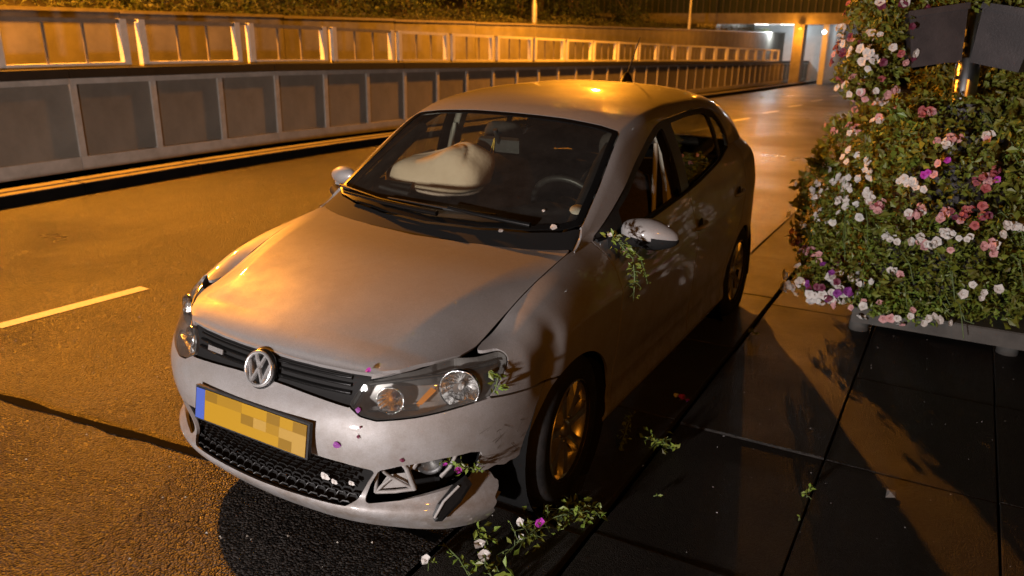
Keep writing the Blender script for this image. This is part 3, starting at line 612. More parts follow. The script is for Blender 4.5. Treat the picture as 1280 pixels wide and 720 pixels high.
class TM:
    """triangle mesh with normals and a flat parameter (q0,q1) for cutting"""
    def __init__(s, V, N, Q, F): s.V, s.N, s.Q, s.F = V, N, Q, F
    def copy(s): return TM(s.V.copy(), s.N.copy(), s.Q.copy(), s.F.copy())
    def clip(s, d):
        """keep the side where d < 0"""
        ins = d < 0; c = ins[s.F].sum(1); keep = s.F[c == 3]; cut = s.F[(c == 1) | (c == 2)]
        A = np.concatenate([s.V, s.N, s.Q], 1); new = []; idx = {}; nb = len(A); out = []
        def ev(a, b):
            k = (a, b) if a < b else (b, a)
            if k not in idx:
                t = d[k[0]]/(d[k[0]]-d[k[1]]); new.append(A[k[0]] + (A[k[1]]-A[k[0]])*t); idx[k] = nb + len(new) - 1
            return idx[k]
        for f in cut.tolist():
            i = [ins[v] for v in f]
            if sum(i) == 1:
                k = i.index(True); a, b, e = f[k], f[(k+1) % 3], f[(k+2) % 3]; out.append((a, ev(a, b), ev(a, e)))
            else:
                k = i.index(False); a, b, e = f[k], f[(k+1) % 3], f[(k+2) % 3]; p, q = ev(a, b), ev(a, e)
                out.append((p, b, e)); out.append((p, e, q))
        if new: A = np.concatenate([A, np.array(new)])
        F = np.concatenate([keep, np.array(out, int).reshape(-1, 3)])
        u, inv = np.unique(F, return_inverse=True); A = A[u]
        N = A[:, 3:6]; N = N/np.maximum(np.linalg.norm(N, axis=1), 1e-9)[:, None]
        return TM(A[:, :3], N, A[:, 6:8], inv.reshape(-1, 3))
    def mirror(s):
        return TM(s.V*[-1, 1, 1], s.N*[-1, 1, 1], s.Q*[-1, 1], s.F[:, ::-1])
    def join(s, o): return TM(np.concatenate([s.V, o.V]), np.concatenate([s.N, o.N]), np.concatenate([s.Q, o.Q]), np.concatenate([s.F, o.F+len(s.V)]))
    def offset(s, d): return TM(s.V + s.N*d, s.N, s.Q, s.F)
    def lips(s, depth, mid=True):
        """turn the open edges inwards so that every panel shows its thickness"""
        E = np.sort(np.concatenate([s.F[:, [0, 1]], s.F[:, [1, 2]], s.F[:, [2, 0]]]), 1); raw = np.concatenate([s.F[:, [0, 1]], s.F[:, [1, 2]], s.F[:, [2, 0]]])
        u, first, cnt = np.unique(E, axis=0, return_index=True, return_counts=True); e = raw[first[cnt == 1]]
        if mid: e = e[~((np.abs(s.V[e[:, 0], 0]) < 1e-4) & (np.abs(s.V[e[:, 1], 0]) < 1e-4))]
        a, b = s.V[e[:, 0]], s.V[e[:, 1]]; a2, b2 = a - s.N[e[:, 0]]*depth, b - s.N[e[:, 1]]*depth
        n = np.cross(b-a, -s.N[e[:, 0]]); n = -n/np.maximum(np.linalg.norm(n, axis=1), 1e-9)[:, None]
        V = np.stack([a, b, b2, a2], 1).reshape(-1, 3); k = np.arange(len(e))[:, None]*4
        F = np.concatenate([k+[1, 0, 3], k+[1, 3, 2]]); N = np.repeat(n, 4, axis=0)
        return s.join(TM(V, N, np.zeros((len(V), 2)), F))
    def obj(s, name, m, parent=car, lip=.012):
        t = s.lips(lip) if lip else s
        return link(name, np_mesh(name, bodyT(t.V), t.F, m, bodyN(t.N), off=tuple(ORG[parent.name])), parent)

def grid_tm(P, Q, flip=False):
    n, m = P.shape[:2]; d1 = np.gradient(P, axis=0); d2 = np.gradient(P, axis=1); N = np.cross(d1, d2)
    if flip: N = -N
    N /= np.maximum(np.linalg.norm(N, axis=2), 1e-12)[..., None]
    i = (np.arange(m-1)[None] + np.arange(n-1)[:, None]*m).ravel()[:, None]
    F = np.concatenate([i+[0, m, m+1], i+[0, m+1, 1]])
    if flip: F = F[:, ::-1]
    return TM(P.reshape(-1, 3), N.reshape(-1, 3), Q.reshape(-1, 2), F)
def sdf(Q, poly, r=0.):
    """signed distance to a polygon, negative inside; r rounds the corners"""
    poly = np.array(poly, float); n = len(poly)
    if r:
        poly = inset(poly, r)
    p = Q[:, None, :]; a = poly[None]; b = np.roll(poly, -1, 0)[None]; e = b-a
    t = np.clip(((p-a)*e).sum(2)/(e*e).sum(2), 0, 1); dist = np.sqrt((((a+e*t[..., None])-p)**2).sum(2)).min(1)
    c = ((a[..., 1] > p[..., 1]) != (b[..., 1] > p[..., 1])); x = a[..., 0] + e[..., 0]*(p[..., 1]-a[..., 1])/np.where(e[..., 1] == 0, 1e-12, e[..., 1])
    inside = (c & (p[..., 0] < x)).sum(1) % 2 == 1
    return np.where(inside, -dist, dist) - r
def inset(poly, r):
    n = len(poly); area = .5*sum(poly[i][0]*poly[(i+1) % n][1]-poly[(i+1) % n][0]*poly[i][1] for i in range(n)); sg = 1 if area > 0 else -1; out = []
    for i in range(n):
        a, b, c = poly[i-1], poly[i], poly[(i+1) % n]; u = (b-a)/np.linalg.norm(b-a); v = (c-b)/np.linalg.norm(c-b)
        n1 = np.array([-u[1], u[0]])*sg; n2 = np.array([-v[1], v[0]])*sg; k = (n1+n2); L = max(.35, 1+float(n1@n2)); out.append(b + k*r/L)
    return np.array(out)

# ---- base surfaces
S_A = np.concatenate([np.linspace(0, 1.25, 110), np.linspace(1.25, S_END, 230)[1:]]); V_A = np.linspace(0, 8.2, 100)
PA = lower_body(S_A, V_A)
def dent(P, c, amp, rad):
    d = (P - np.array(c))/np.array(rad); return amp*np.exp(-(d**2).sum(-1))
QA = np.stack([np.broadcast_to(S_A[:, None], PA.shape[:2]), PA[..., 2]], -1)
BODY = grid_tm(PA, QA)                      # right half seen from the driver: x > 0
if BODY.N[:, 0].mean() < 0: BODY = grid_tm(PA, QA, True)
PD = PA.copy(); nrm = BODY.N.reshape(PA.shape)
# crisp shoulder crease from the wing to the tail lamp, and a soft one above the sill
_cs = (np.clip((S_A-1.25)/.5, 0, 1)*np.clip((4.3-S_A)/.3, 0, 1))[:, None]; _vv = V_A[None]
PA = PA + nrm*(_cs*(.0075*np.clip(1-np.abs(_vv-6.05)/.55, 0, 1) + .006*np.clip(1-np.abs(_vv-2.2)/.6, 0, 1)))[..., None]
BODY = grid_tm(PA, QA, BODY.F[0].tolist() != grid_tm(PA, QA).F[0].tolist()); nrm = BODY.N.reshape(PA.shape)
dv = dent(PA, (.82, .60, .665), -.017, (.3, .055, .07)) + dent(PA, (.80, .66, .76), -.009, (.3, .05, .06)) + dent(PA, (.82, .50, .70), .003, (.3, .03, .09)) \
   + dent(PA, (.82, .72, .70), .003, (.3, .03, .08)) + dent(PA, (.84, 1.95, .62), -.010, (.3, .30, .10)) + dent(PA, (.84, 2.6, .58), -.008, (.3, .35, .08))
PD = PA + nrm*dv[..., None]
BODY_D = grid_tm(PD, QA, BODY.F[0].tolist() != grid_tm(PD, QA).F[0].tolist())
sy = s_of_y

ARCH_F = (float(sy(.82)), .290, .342); ARCH_R = (float(sy(3.29)), .290, .330)
def circ(Q, c): return np.hypot(Q[:, 0]-c[0], Q[:, 1]-c[1]) - c[2]
HEAD = [(.376,.622),(.398,.660),(.436,.700),(.551,.726),(.697,.744),(.871,.757),(.950,.7665),(.966,.757),(.957,.735),(.915,.689),(.862,.640),(.747,.625),(.611,.604),(.481,.589),(.425,.597)]
GRILLE = [(-.05,.639),(.124,.634),(.264,.625),(.380,.616),(.404,.657),(.448,.702),(.448,.80),(-.05,.80)]
LOWER = [(-.05,.437),(.24,.433),(.367,.424),(.476,.408),(.440,.350),(.405,.285),(.365,.262),(.12,.258),(-.05,.257)]
FOG = [(.487,.410),(.558,.434),(.687,.457),(.790,.462),(.835,.452),(.830,.403),(.802,.348),(.663,.318),(.551,.292),(.425,.276),(.452,.345)]
BUMPER_TOP = [(-.1,.9),(.873,.9),(.873,.638),(.957,.629),(1.058,.619),(1.23,.600),(1.23,-.2),(-.1,-.2)]
GAP = .0038

def front_skin(T):
    Q = T.Q; d = sdf(Q, BUMPER_TOP) + GAP; T = T.clip(d)
    T = T.clip(-(sdf(T.Q, HEAD, .012) - GAP)); T = T.clip(-(sdf(T.Q, GRILLE, .008) - .002)); T = T.clip(-(sdf(T.Q, LOWER, .012) - .001)); T = T.clip(-(sdf(T.Q, FOG, .012) - .001))
    return T.clip(-circ(T.Q, ARCH_F))
left = front_skin(BODY); right = front_skin(BODY_D)
# the torn corner on the driver's side: the lower skin behind the fog opening is gone, the lip has sprung loose
TORN = [(.842,.368),(.868,.352),(.880,.356),(.905,.330),(.921,.322),(.926,.300),(.908,.280),(.913,.262),(.897,.243),(.915,.22),(.905,.05),(1.3,.05),(1.3,.375),(1.03,.372),(.995,.362),(.97,.366),(.945,.358),(.90,.374),(.872,.366)]
right = right.clip(-sdf(right.Q, TORN))
d = np.clip((right.Q[:, 0]-.52)/.38, 0, 1)**1.5*np.clip((.36-right.Q[:, 1])/.08, 0, 1)
right.V = right.V + np.stack([d*.012, -d*.030, -d*.014], 1)
fb = right.join(left.mirror()); front_bumper = fb.obj('front_bumper', M['paint'])
front_bumper['label'] = 'silver front bumper torn open at its left corner'

# lower mesh grille and its honeycomb of slats
def patch(poly, off, r=.0, T=BODY, grow=.0, sides=(1, -1)):
    t = T.clip(sdf(T.Q, poly, r) - grow); t = t.offset(off); o = None
    for s in sides: u = t if s > 0 else t.mirror(); o = u if o is None else o.join(u)
    return o
def body_pt(s, z, off=0.):
    """point and outward normal on the lower body at (s, z), s may be negative for the other side"""
    k = np.searchsorted(S_A, abs(s)); k = min(max(k, 1), len(S_A)-1); col = PA[k]; nn = nrm[k]
    t = (abs(s)-S_A[k-1])/(S_A[k]-S_A[k-1]); col = PA[k-1]*(1-t) + PA[k]*t; nn = nrm[k-1]*(1-t) + nrm[k]*t
    zz = col[:, 2]; i0 = int(np.argmin(zz[:3])); p = np.array([np.interp(z, zz[i0:], col[i0:, j]) for j in range(3)]); n = np.array([np.interp(z, zz[i0:], nn[i0:, j]) for j in range(3)]); n /= np.linalg.norm(n)
    p = p + n*off
    if s < 0: p = p*[-1, 1, 1]; n = n*[-1, 1, 1]
    return p, n
lg = patch(LOWER, -.035, 0, grow=.012).obj('lower_grille', M['matte_black'], lip=0)
mb = MB(); rows = 9
for r in range(rows):
    z = .268 + .0185*r; off = .021 if r % 2 else 0
    for k in range(-12, 12):
        s0 = k*.042 + off; pts = []
        for s, dz in ((s0+.001, .0), (s0+.009, .0065), (s0+.033, .0065), (s0+.041, .0)): pts.append((s, z+dz))
        lim = .44 if z > .36 else .40
        if min(s0, s0+.042) < -lim or max(s0, s0+.042) > lim: continue
        for (sa, za), (sb, zb) in zip(pts[:-1], pts[1:]):
            q = [body_pt(sa, za, -.012)[0], body_pt(sb, zb, -.012)[0], body_pt(sb, zb, -.030)[0], body_pt(sa, za, -.030)[0], body_pt(sa, za+.0026, -.011)[0], body_pt(sb, zb+.0026, -.011)[0]]
            mb.add(bodyT(np.array(q)), [(0, 1, 2, 3), (0, 4, 5, 1), (4, 0, 3)])
stuff(mb.obj('grille_mesh', M['black'], lg))

# upper grille bar with piano-black face, badge and emblem
ug = patch(GRILLE, -.014, .008, grow=.004).obj('upper_grille', M['matte_black'], lip=.01)
mb = MB()
for z in (.652, .676, .700):
    pv = None
    for s in np.linspace(-.372, .372, 40):
        a = body_pt(s, z, -.004)[0]; b = body_pt(s, z+.006, -.004)[0]; c = body_pt(s, z+.010, -.014)[0]; e = body_pt(s, z-.004, -.014)[0]; q = bodyT(np.array([e, a, b, c]))
        if pv is not None: mb.add(list(pv) + list(q), [(0, 4, 5, 1), (1, 5, 6, 2), (2, 6, 7, 3)], smooth=True)
        pv = q
mb.obj('grille_bar', M['gloss_black'], ug)
def plate_on(s, z, w, h, off, name, m, parent, th=.004, rotz=None):
    p, n = body_pt(s, z, off); p = bodyT(p); n = bodyN(n); x = np.cross((0, 0, 1), n); x /= np.linalg.norm(x); y = np.cross(n, x)
    mb = MB(); vs = [p + x*(a*w/2) + y*(b*h/2) + n*c for c in (0, th) for a, b in ((-1, -1), (1, -1), (1, 1), (-1, 1))]
    mb.add(vs, [(3, 2, 1, 0), (4, 5, 6, 7), (0, 1, 5, 4), (1, 2, 6, 5), (2, 3, 7, 6), (3, 0, 4, 7)]); return mb.obj(name, m, parent), p, x, y, n
plate_on(-.255, .668, .085, .018, -.001, 'badge', M['chrome'], ug)
EM = np.array(bodyT(np.array([0, .052, .666]))); en = Vector((.02, -.94, .34)).normalized(); ex = Vector((1, 0, 0)); ex = (ex - en*ex.dot(en)).normalized(); ey = en.cross(ex)
if ey.z < 0: ey = -ey
EMV = Vector(EM)
def emp(x, y, o): x, y = x*1.07, y*1.07; return EMV + ex*x + ey*y + en*o
emblem = MB().lathe([(0, -.02), (.066, -.02), (.070, .0), (.066, .006), (0, .006)], EMV, en, 32).obj('emblem', M['gloss_black'], car)
mb = MB(); mb.lathe([(.0515, .005), (.0515, .014), (.056, .018), (.0625, .014), (.0635, .005)], EMV, en, 40)
def stroke(pts, w):
    """bevelled bar along 2-D points on the emblem"""
    for (x0, y0), (x1, y1) in zip(pts[:-1], pts[1:]):
        d = np.array([x1-x0, y1-y0]); d = d/np.linalg.norm(d); n2 = np.array([-d[1], d[0]])*w/2
        q = [emp(x0-n2[0], y0-n2[1], .006), emp(x1-n2[0], y1-n2[1], .006), emp(x1+n2[0], y1+n2[1], .006), emp(x0+n2[0], y0+n2[1], .006)]
        i2 = n2*.55; q += [emp(x0-i2[0], y0-i2[1], .014), emp(x1-i2[0], y1-i2[1], .014), emp(x1+i2[0], y1+i2[1], .014), emp(x0+i2[0], y0+i2[1], .014)]
        mb.add(q, [(4, 5, 6, 7), (0, 1, 5, 4), (2, 3, 7, 6), (1, 2, 6, 5), (3, 0, 4, 7)])
stroke([(-.021, .0455), (0, .004), (.021, .0455)], .0115)
stroke([(-.0445, .020), (-.0225, -.042), (0, .004)], .0115); stroke([(.0445, .020), (.0225, -.042), (0, .004)], .0115)
mb.obj('letter_ring', M['chrome'], emblem)

# number plate: yellow with a blue band, soft mosaic blocks in place of print
pc = bodyT(np.array([0, -.012, .498])); pn = Vector((0, -.985, .17)).normalized(); px_ = Vector((_cR, 0, -_sR)); py_ = pn.cross(px_); py_ = py_ if py_.z > 0 else -py_
def pp(x, z, o): return Vector(pc) + px_*x + py_*z + pn*o
def pbox(mb, x0, x1, z0, z1, o0, o1, mi=0):
    vs = [pp(x, z, o) for o in (o0, o1) for x, z in ((x0, z0), (x1, z0), (x1, z1), (x0, z1))]; mb.add(vs, [(3, 2, 1, 0), (4, 5, 6, 7), (0, 1, 5, 4), (1, 2, 6, 5), (2, 3, 7, 6), (3, 0, 4, 7)], mi)
mb = MB(); pbox(mb, -.268, .268, -.062, .062, -.012, .003); plate = mb.obj('number_plate', M['black'], car)
mb = MB(); pbox(mb, -.216, .260, -.055, .055, .002, .007); mb.obj('plate_face', M['plate_y'], plate)
mb = MB(); pbox(mb, -.260, -.2165, -.055, .055, .002, .0075); mb.obj('plate_band', M['plate_b'], plate)
SHADE = [mat('plate_mosaic_dark', (.20, .11, .006), .4), mat('plate_mosaic_mid', (.27, .15, .007), .4), mat('plate_mosaic_pale', (.34, .21, .04), .4)]
mb = MB(); rp = random.Random(5)
for j in range(3):
    for k in range(8):
        t = rp.random()
        if t < .62: pbox(mb, -.214+.0592*k, -.214+.0592*(k+1), -.053+.0353*j, -.053+.0353*(j+1), .0068, .0074 + .00003*(k+j), 0 if t < .2 else 1 if t < .45 else 2)
mb.obj('plate_mosaic', SHADE, plate)

# headlights
def headlight(T, sgn):
    hs = T.clip(sdf(T.Q, HEAD, .012) + .001); hs = hs if sgn > 0 else hs.mirror()
    bowl = hs.offset(-.075); h = hs.offset(-.010).lips(.075)     # dark housing behind, its rim
    E = TM(np.concatenate([bowl.V]), bowl.N, bowl.Q, bowl.F)
    rim = hs.offset(-.003).lips(.075); rim = TM(rim.V[len(hs.V):], rim.N[len(hs.V):], rim.Q[len(hs.V):], rim.F[len(hs.F):]-len(hs.V))
    house = E.join(rim).obj('headlight', M['housing'], lip=0)
    hs.offset(-.001).obj('lens', M['lens'], house, lip=0)
    for (s, z, r, dz, m, fwd) in ((.790, .692, .064, .0, 'mirror_chrome', (.36, -.92, .05)), (.515, .655, .043, 0, 'mirror_chrome', (.42, -.90, .12))):
        p, n = body_pt(s*sgn, z, -.062); p = bodyT(p); f = Vector((fwd[0]*sgn, fwd[1], fwd[2])).normalized()
        mb = MB(); mb.lathe([(.012, -.012), (r*.26, -.009), (r*.42, -.002), (r*.60, .008), (r*.78, .020), (r*.92, .033), (r, .043)], p, f, 18, smooth=False); mb.lathe([(r, .043), (r*1.05, .044), (r*1.07, .034)], p, f, 24)
        d = mb.obj('reflector', M[m], house); MB().lathe([(.0, .030), (.008, .027), (.010, .012), (.010, -.01)], p, f, 12).obj('bulb', M['bulb'] if r > .05 else M['amber'], d)
    # chrome floor of the indicator bowl and an amber bar painting in an orange reflection
    mb = MB()
    for s0, s1, z0, z1, o0, o1 in ((.44, .62, .612, .628, -.05, -.016),):
        q = [body_pt(sgn*s0, z0, o1)[0], body_pt(sgn*s1, z0+.012, o1)[0], body_pt(sgn*s1, z1+.012, o0)[0], body_pt(sgn*s0, z1, o0)[0]]; mb.add(bodyT(np.array(q)), [(0, 1, 2, 3)])
    mb.obj('trim', M['mirror_chrome'], house)
    mb = MB(); 
    for s0, s1, za, zb in ((.605, .685, .640, .690),): 
        q = [body_pt(sgn*s0, za, -.045)[0], body_pt(sgn*(s0+.022), za-.004, -.045)[0], body_pt(sgn*s1, zb-.012, -.045)[0], body_pt(sgn*(s1-.02), zb, -.045)[0]]; mb.add(bodyT(np.array(q)), [(0, 1, 2, 3)])
    mb.obj('reflection_streak', M['amber'], house)
    mb = MB(); pts = [bodyT(body_pt(sgn*s, z, -.02)[0]) for s, z in ((.44, .688), (.55, .712), (.70, .728), (.86, .742), (.93, .748))]; mb.tube(pts, .006, 6); mb.obj('bezel', M['black'], house)
headlight(BODY_D, 1); headlight(BODY, -1)

# fog openings: covered on the far side, broken open on the near side
fl = patch(FOG, -.02, 0, grow=.012, sides=(-1,)).obj('fog_cover', M['matte_black'], lip=0)
mb = MB()
for r in range(6):
    pts = [bodyT(body_pt(-s, .318 + .022*r + .03*(s-.5), -.012)[0]) for s in np.linspace(.50, .78, 10)]; mb.tube(pts, .004, 4)
mb.obj('slat', M['black'], fl)
cav = patch(FOG, -.13, 0, grow=.04, sides=(1,)).obj('fog_cavity', M['cavity'], lip=0); cav['label'] = 'torn open fog lamp recess'
def fogp(s, z, o): return Vector(bodyT(body_pt(s, z, o)[0]))
mb = MB()                                     # grey bracket frame with holes beside the mesh
for a, b, w in (((.455, .300), (.475, .400), .007), ((.475, .400), (.560, .425), .006), ((.455, .300), (.600, .312), .007), ((.600, .312), (.575, .395), .010), ((.575, .395), (.560, .425), .009), ((.52, .35), (.475, .40), .006), ((.52, .35), (.60, .312), .006), ((.52, .35), (.455, .300), .006)):
    mb.tube([fogp(*a, -.035), fogp((a[0]+b[0])/2, (a[1]+b[1])/2, -.03), fogp(*b, -.035)], w, 6)
q = [fogp(.458, .302, -.045), fogp(.60, .314, -.045), fogp(.575, .36, -.05), fogp(.50, .345, -.05)]; mb.add(q, [(0, 1, 2, 3)])
mb.obj('bracket', M['bare'], cav)
f = Vector((.45, -.88, -.05)).normalized(); c = fogp(.665, .392, -.085)
MB().lathe([(0, -.04), (.042, -.03), (.050, .03), (.046, .034), (.038, .02), (.0, .012)], c, f, 20).obj('fog_lamp', M['black'], cav)
MB().lathe([(.0, .028), (.026, .024), (.036, .022)], c, f, 16).obj('fog_lens', M['lens'], cav)
mb = MB(); mb.tube([fogp(.57, .36, -.07), fogp(.60, .385, -.05), fogp(.62, .40, -.07)], .010, 6); mb.tube([fogp(.71, .33, -.06), fogp(.74, .37, -.05), fogp(.79, .42, -.08)], .008, 6)
mb.box(tuple(fogp(.60, .335, -.09)), tuple(fogp(.60, .335, -.09) + Vector((.05, .05, .035)))); mb.obj('clip', M['bare'], cav)
# the fog cover that dangles out of the hole
a = fogp(.770, .365, .030); b = fogp(.648, .238, .045); n = Vector((.55, -.75, .35)).normalized(); u = (b-a).normalized(); w = n.cross(u).normalized(); n = u.cross(w) 
mb = MB(); poly = [(-.02, -.016), (.03, -.028), (.11, -.030), (.150, -.018), (.160, .0), (.145, .018), (.06, .028), (-.01, .020)]
vs = [a + u*x + w*y + n*o for o in (-.010, .0) for x, y in poly] + [a + u*(x*.82+.014) + w*(y*.68) + n*.004 for x, y in poly]; k = len(poly)
mb.add(vs, [tuple(range(k-1, -1, -1))] + [(i, (i+1) % k, k+(i+1) % k, k+i) for i in range(k)] + [(k+i, k+(i+1) % k, 2*k+(i+1) % k, 2*k+i) for i in range(k)] + [tuple(range(2*k, 3*k))])
hang = mb.obj('hanging_cover', M['gloss_black'], car); hang['label'] = 'black fog lamp cover dangling out of the bumper'
mb = MB(); mb.tube([a + u*.02 + n*.007 - w*.012, a + u*.09 + n*.010 - w*.02, a + u*.15 + n*.008 - w*.01], .005, 6); mb.obj('chrome_strip', M['bare'], hang)
# torn grey foam and under-tray behind the lip
mb = MB()
pts_o = [(s, body_pt(s, .21, .0)[0]) for s in np.linspace(-.88, .88, 40)]
vs = []; fs = []
for i, (s, p) in enumerate(pts_o):
    vs += list(bodyT(np.array([[p[0], p[1]+.012, .198], [p[0]*.97, p[1]+.05, .165], [p[0]*.9, p[1]+.35, .165]])))
    if i: k = 3*i; fs += [(k-3, k, k+1, k-2), (k-2, k+1, k+2, k-1)]
mb.add(vs, fs); mb.obj('spoiler_lip', M['bare'], car)

# scuffs and cracks round the torn corner
mb = MB(); rc = random.Random(8)
for k in range(34):
    s0, z0 = rc.uniform(.80, 1.02), rc.uniform(.36, .53); a_ = rc.gauss(.25, .5); L_ = rc.uniform(.012, .07); w_ = rc.uniform(.0006, .0022); pv = None
    for t in np.linspace(0, 1, 4):
        s, z = s0 + L_*t*math.cos(a_), z0 + L_*t*math.sin(a_) + rc.uniform(-.002, .002)
        if circ(np.array([[s, z]]), ARCH_F)[0] < .02 or sdf(np.array([[s, z]]), FOG)[0] < .008 or sdf(np.array([[s, z]]), TORN)[0] < .006: pv = None; continue
        q = [Vector(bodyT(body_pt(s, z+w_*(1-t), .0012)[0])), Vector(bodyT(body_pt(s, z-w_*(1-t), .0012)[0]))]
        if pv: mb.add(pv + q, [(0, 1, 3, 2)])
        pv = q
mb.obj('scuff', M['scuff'], front_bumper)

# ---- bonnet
gx = np.linspace(0, .74, 64); gy = np.concatenate([np.linspace(.04, .22, 40), np.linspace(.22, 1.2, 90)[1:]]); GX, GY = np.meshgrid(gx, gy, indexing='ij')
PH = np.stack([GX, GY, bonnet_z(GX, GY)], -1); HOOD = grid_tm(PH, PH[..., :2])
if HOOD.N[:, 2].mean() < 0: HOOD = grid_tm(PH, PH[..., :2], True)
HPOLY = [(-.05,.084),(0,.084),(.12,.087),(.228,.096),(.34,.112),(.425,.130),(.494,.178),(.566,.272),(.612,.352),(.626,.42),(.636,.60),(.648,.85),(.653,1.04),(.648,1.085),(.60,1.075),(.45,1.005),(.25,.950),(0,.925),(-.05,.925)]
h = HOOD.clip(sdf(HOOD.Q, HPOLY, .01) + .001); hood = h.join(h.mirror()).obj('bonnet', M['paint'], lip=.016)

# ---- wings, doors, sills, quarters
WING = [(.873,.638),(.957,.629),(1.058,.619),(1.23,.600),(1.23,.02),(1.715,.02),(1.722,.37),(1.748,.70),(1.765,.90),(1.772,1.2),(.5,1.2),(.5,.745)]
def sy_(y): return float(sy(y))
b0 = 1.722; FD = [(1.720,.245),(1.722,.37),(1.748,.70),(1.765,.90),(1.772,1.3),(2.768,1.3),(2.768,.95),(2.780,.62),(2.770,.245)]
RD = [(2.770,.245),(2.780,.62),(2.768,.95),(2.768,1.4),(3.80,1.4),(3.80,.95),(3.72,.70),(3.50,.50),(3.40,.245)]
QT = [(3.40,.02),(3.40,.245),(3.50,.50),(3.72,.70),(3.80,.95),(3.80,1.4),(4.36,1.4),(4.36,.66),(4.25,.60),(4.13,.55),(4.13,.02)]
SILL = [(1.715,.0),(1.715,.241),(3.40,.241),(3.40,.0)]
TAIL = [(4.18,.80),(4.23,1.00),(4.45,1.02),(4.62,.98),(4.62,.83),(4.40,.80)]
for sgn, T in ((1, BODY_D), (-1, BODY)):
    m = lambda t: t if sgn > 0 else t.mirror()
    w = T.clip(sdf(T.Q, WING) + GAP); w = w.clip(-circ(w.Q, ARCH_F)); w = w.clip(-(sdf(w.Q, HEAD, .012)-GAP))
    hd = sdf(w.V[:, :2], HPOLY, .01); w = w.clip(-(hd - .0035))
    wo = m(w).obj('front_wing', M['paint'])
    if sgn > 0: wo['label'] = 'silver left front wing dented above its wheel'
    f = T.clip(sdf(T.Q, FD, .01) + GAP); fd = m(f).obj('front_door', M['paint'])
    r = T.clip(sdf(T.Q, RD, .01) + GAP); r = r.clip(-(circ(r.Q, ARCH_R)-.03)); rd = m(r).obj('rear_door', M['paint'])
    q = T.clip(sdf(T.Q, QT) + GAP); q = q.clip(-circ(q.Q, ARCH_R)); q = q.clip(-(sdf(q.Q, TAIL, .01)-GAP)); m(q).obj('rear_quarter', M['paint'])
    s_ = T.clip(sdf(T.Q, SILL) + .001); s_ = s_.clip(-circ(s_.Q, ARCH_F)); s_ = s_.clip(-circ(s_.Q, ARCH_R)); m(s_).obj('sill', M['paint'])
    t_ = T.clip(sdf(T.Q, TAIL, .01) + .001); m(t_).obj('tail_light', M['red_lens'])
    rb = T.clip(sdf(T.Q, [(4.13,.0),(4.13,.55),(4.25,.60),(4.36,.66),(6,.66),(6,0)]) + GAP); rb = rb.clip(-circ(rb.Q, ARCH_R)); m(rb).obj('rear_bumper', M['paint'])
    hb = T.clip(sdf(T.Q, [(4.36,.66),(6,.66),(6,1.4),(4.36,1.4)]) + GAP); hb = hb.clip(-(sdf(hb.Q, TAIL, .01)-GAP)); m(hb).obj('tailgate', M['paint'])
    # door handles in shallow cups
    for y0, z, par_ in ((2.28, .832, fd), (3.06, .872, rd)):
        p, n = body_pt(sgn*sy_(y0), z, .0); p = bodyT(p); mb = MB(); X = Vector((sgn, 0, 0))
        vs = []
        for t in np.linspace(0, 1, 9):
            o = .004 + .022*math.sin(math.pi*t)**.5; c = Vector(p) + Vector((0, (t-.5)*.17, (t-.5)*.012)) + X*o; vs.append(c)
        mb.tube(vs, [.007, .010, .011, .011, .011, .011, .011, .010, .007], 8); mb.obj('handle', M['paint'], par_)
        mb = MB(); mb.lathe([(.0, .001), (.035, .0015), (.04, .003)], Vector(p) + X*.0, X, 18); mb.obj('handle_cup', M['matte_black'], par_)
    # belt rubber along the doors
    mb = MB(); pts = []
    for y in np.linspace(1.25, 3.1, 30): xb, zb = belt(y); pts.append(bodyT(np.array([(xb+.004)*sgn, y, zb-.002])))
    mb.tube(pts, .009, 6); mb.obj('belt_seal', M['matte_black'], fd)
    # inside skin of the doors and the cabin side
    sh = T.clip(sdf(T.Q, [(1.80,.12),(1.80,1.4),(4.2,1.4),(4.2,.12)])); sh = sh.offset(-.06); m(sh).obj('door_card', M['dash'], lip=0)

# ---- roof, pillars and glass
Y_U = np.concatenate([np.linspace(.93, 1.9, 110), np.linspace(1.9, 3.94, 150)[1:]]); PU, QU = upper_body(Y_U)
UPQ = np.stack([PU[..., 1], PU[..., 2]], -1); UP = grid_tm(PU, UPQ)
if UP.N[:, 2].mean() < 0: UP = grid_tm(PU, UPQ, True)
def side_d(T): return None
WS = [(-.05,1.005),(0,1.005),(.25,1.025),(.45,1.075),(.58,1.135),(.642,1.195),(.618,1.40),(.590,1.57),(.566,1.715),(.552,1.742),(.45,1.762),(.25,1.776),(0,1.78),(-.05,1.78)]
COWL = [(-.05,.80),(-.05,1.004),(0,1.004),(.25,1.024),(.45,1.074),(.58,1.134),(.645,1.192),(.660,1.16),(.668,1.10),(.668,.80)]
DLO = [(1.215,.2),(1.235,.972),(1.30,1.005),(1.50,1.112),(1.70,1.212),(1.90,1.300),(2.02,1.342),(2.147,1.366),(2.582,1.381),(2.85,1.372),(3.05,1.340),(3.14,1.285),(3.185,1.215),(3.20,1.15),(3.18,.2)]
G1 = [(1.44,.2),(1.44,1.052),(1.55,1.105),(1.72,1.190),(1.90,1.269),(2.03,1.312),(2.115,1.336),(2.150,.99),(2.150,.2)]
G2 = [(2.265,.2),(2.265,.99),(2.235,1.345),(2.582,1.355),(2.80,1.349),(2.87,1.332),(2.89,1.08),(2.89,.2)]
G3 = [(2.935,.2),(2.935,1.08),(2.915,1.322),(3.03,1.312),(3.10,1.265),(3.145,1.205),(3.155,1.14),(3.14,.2)]
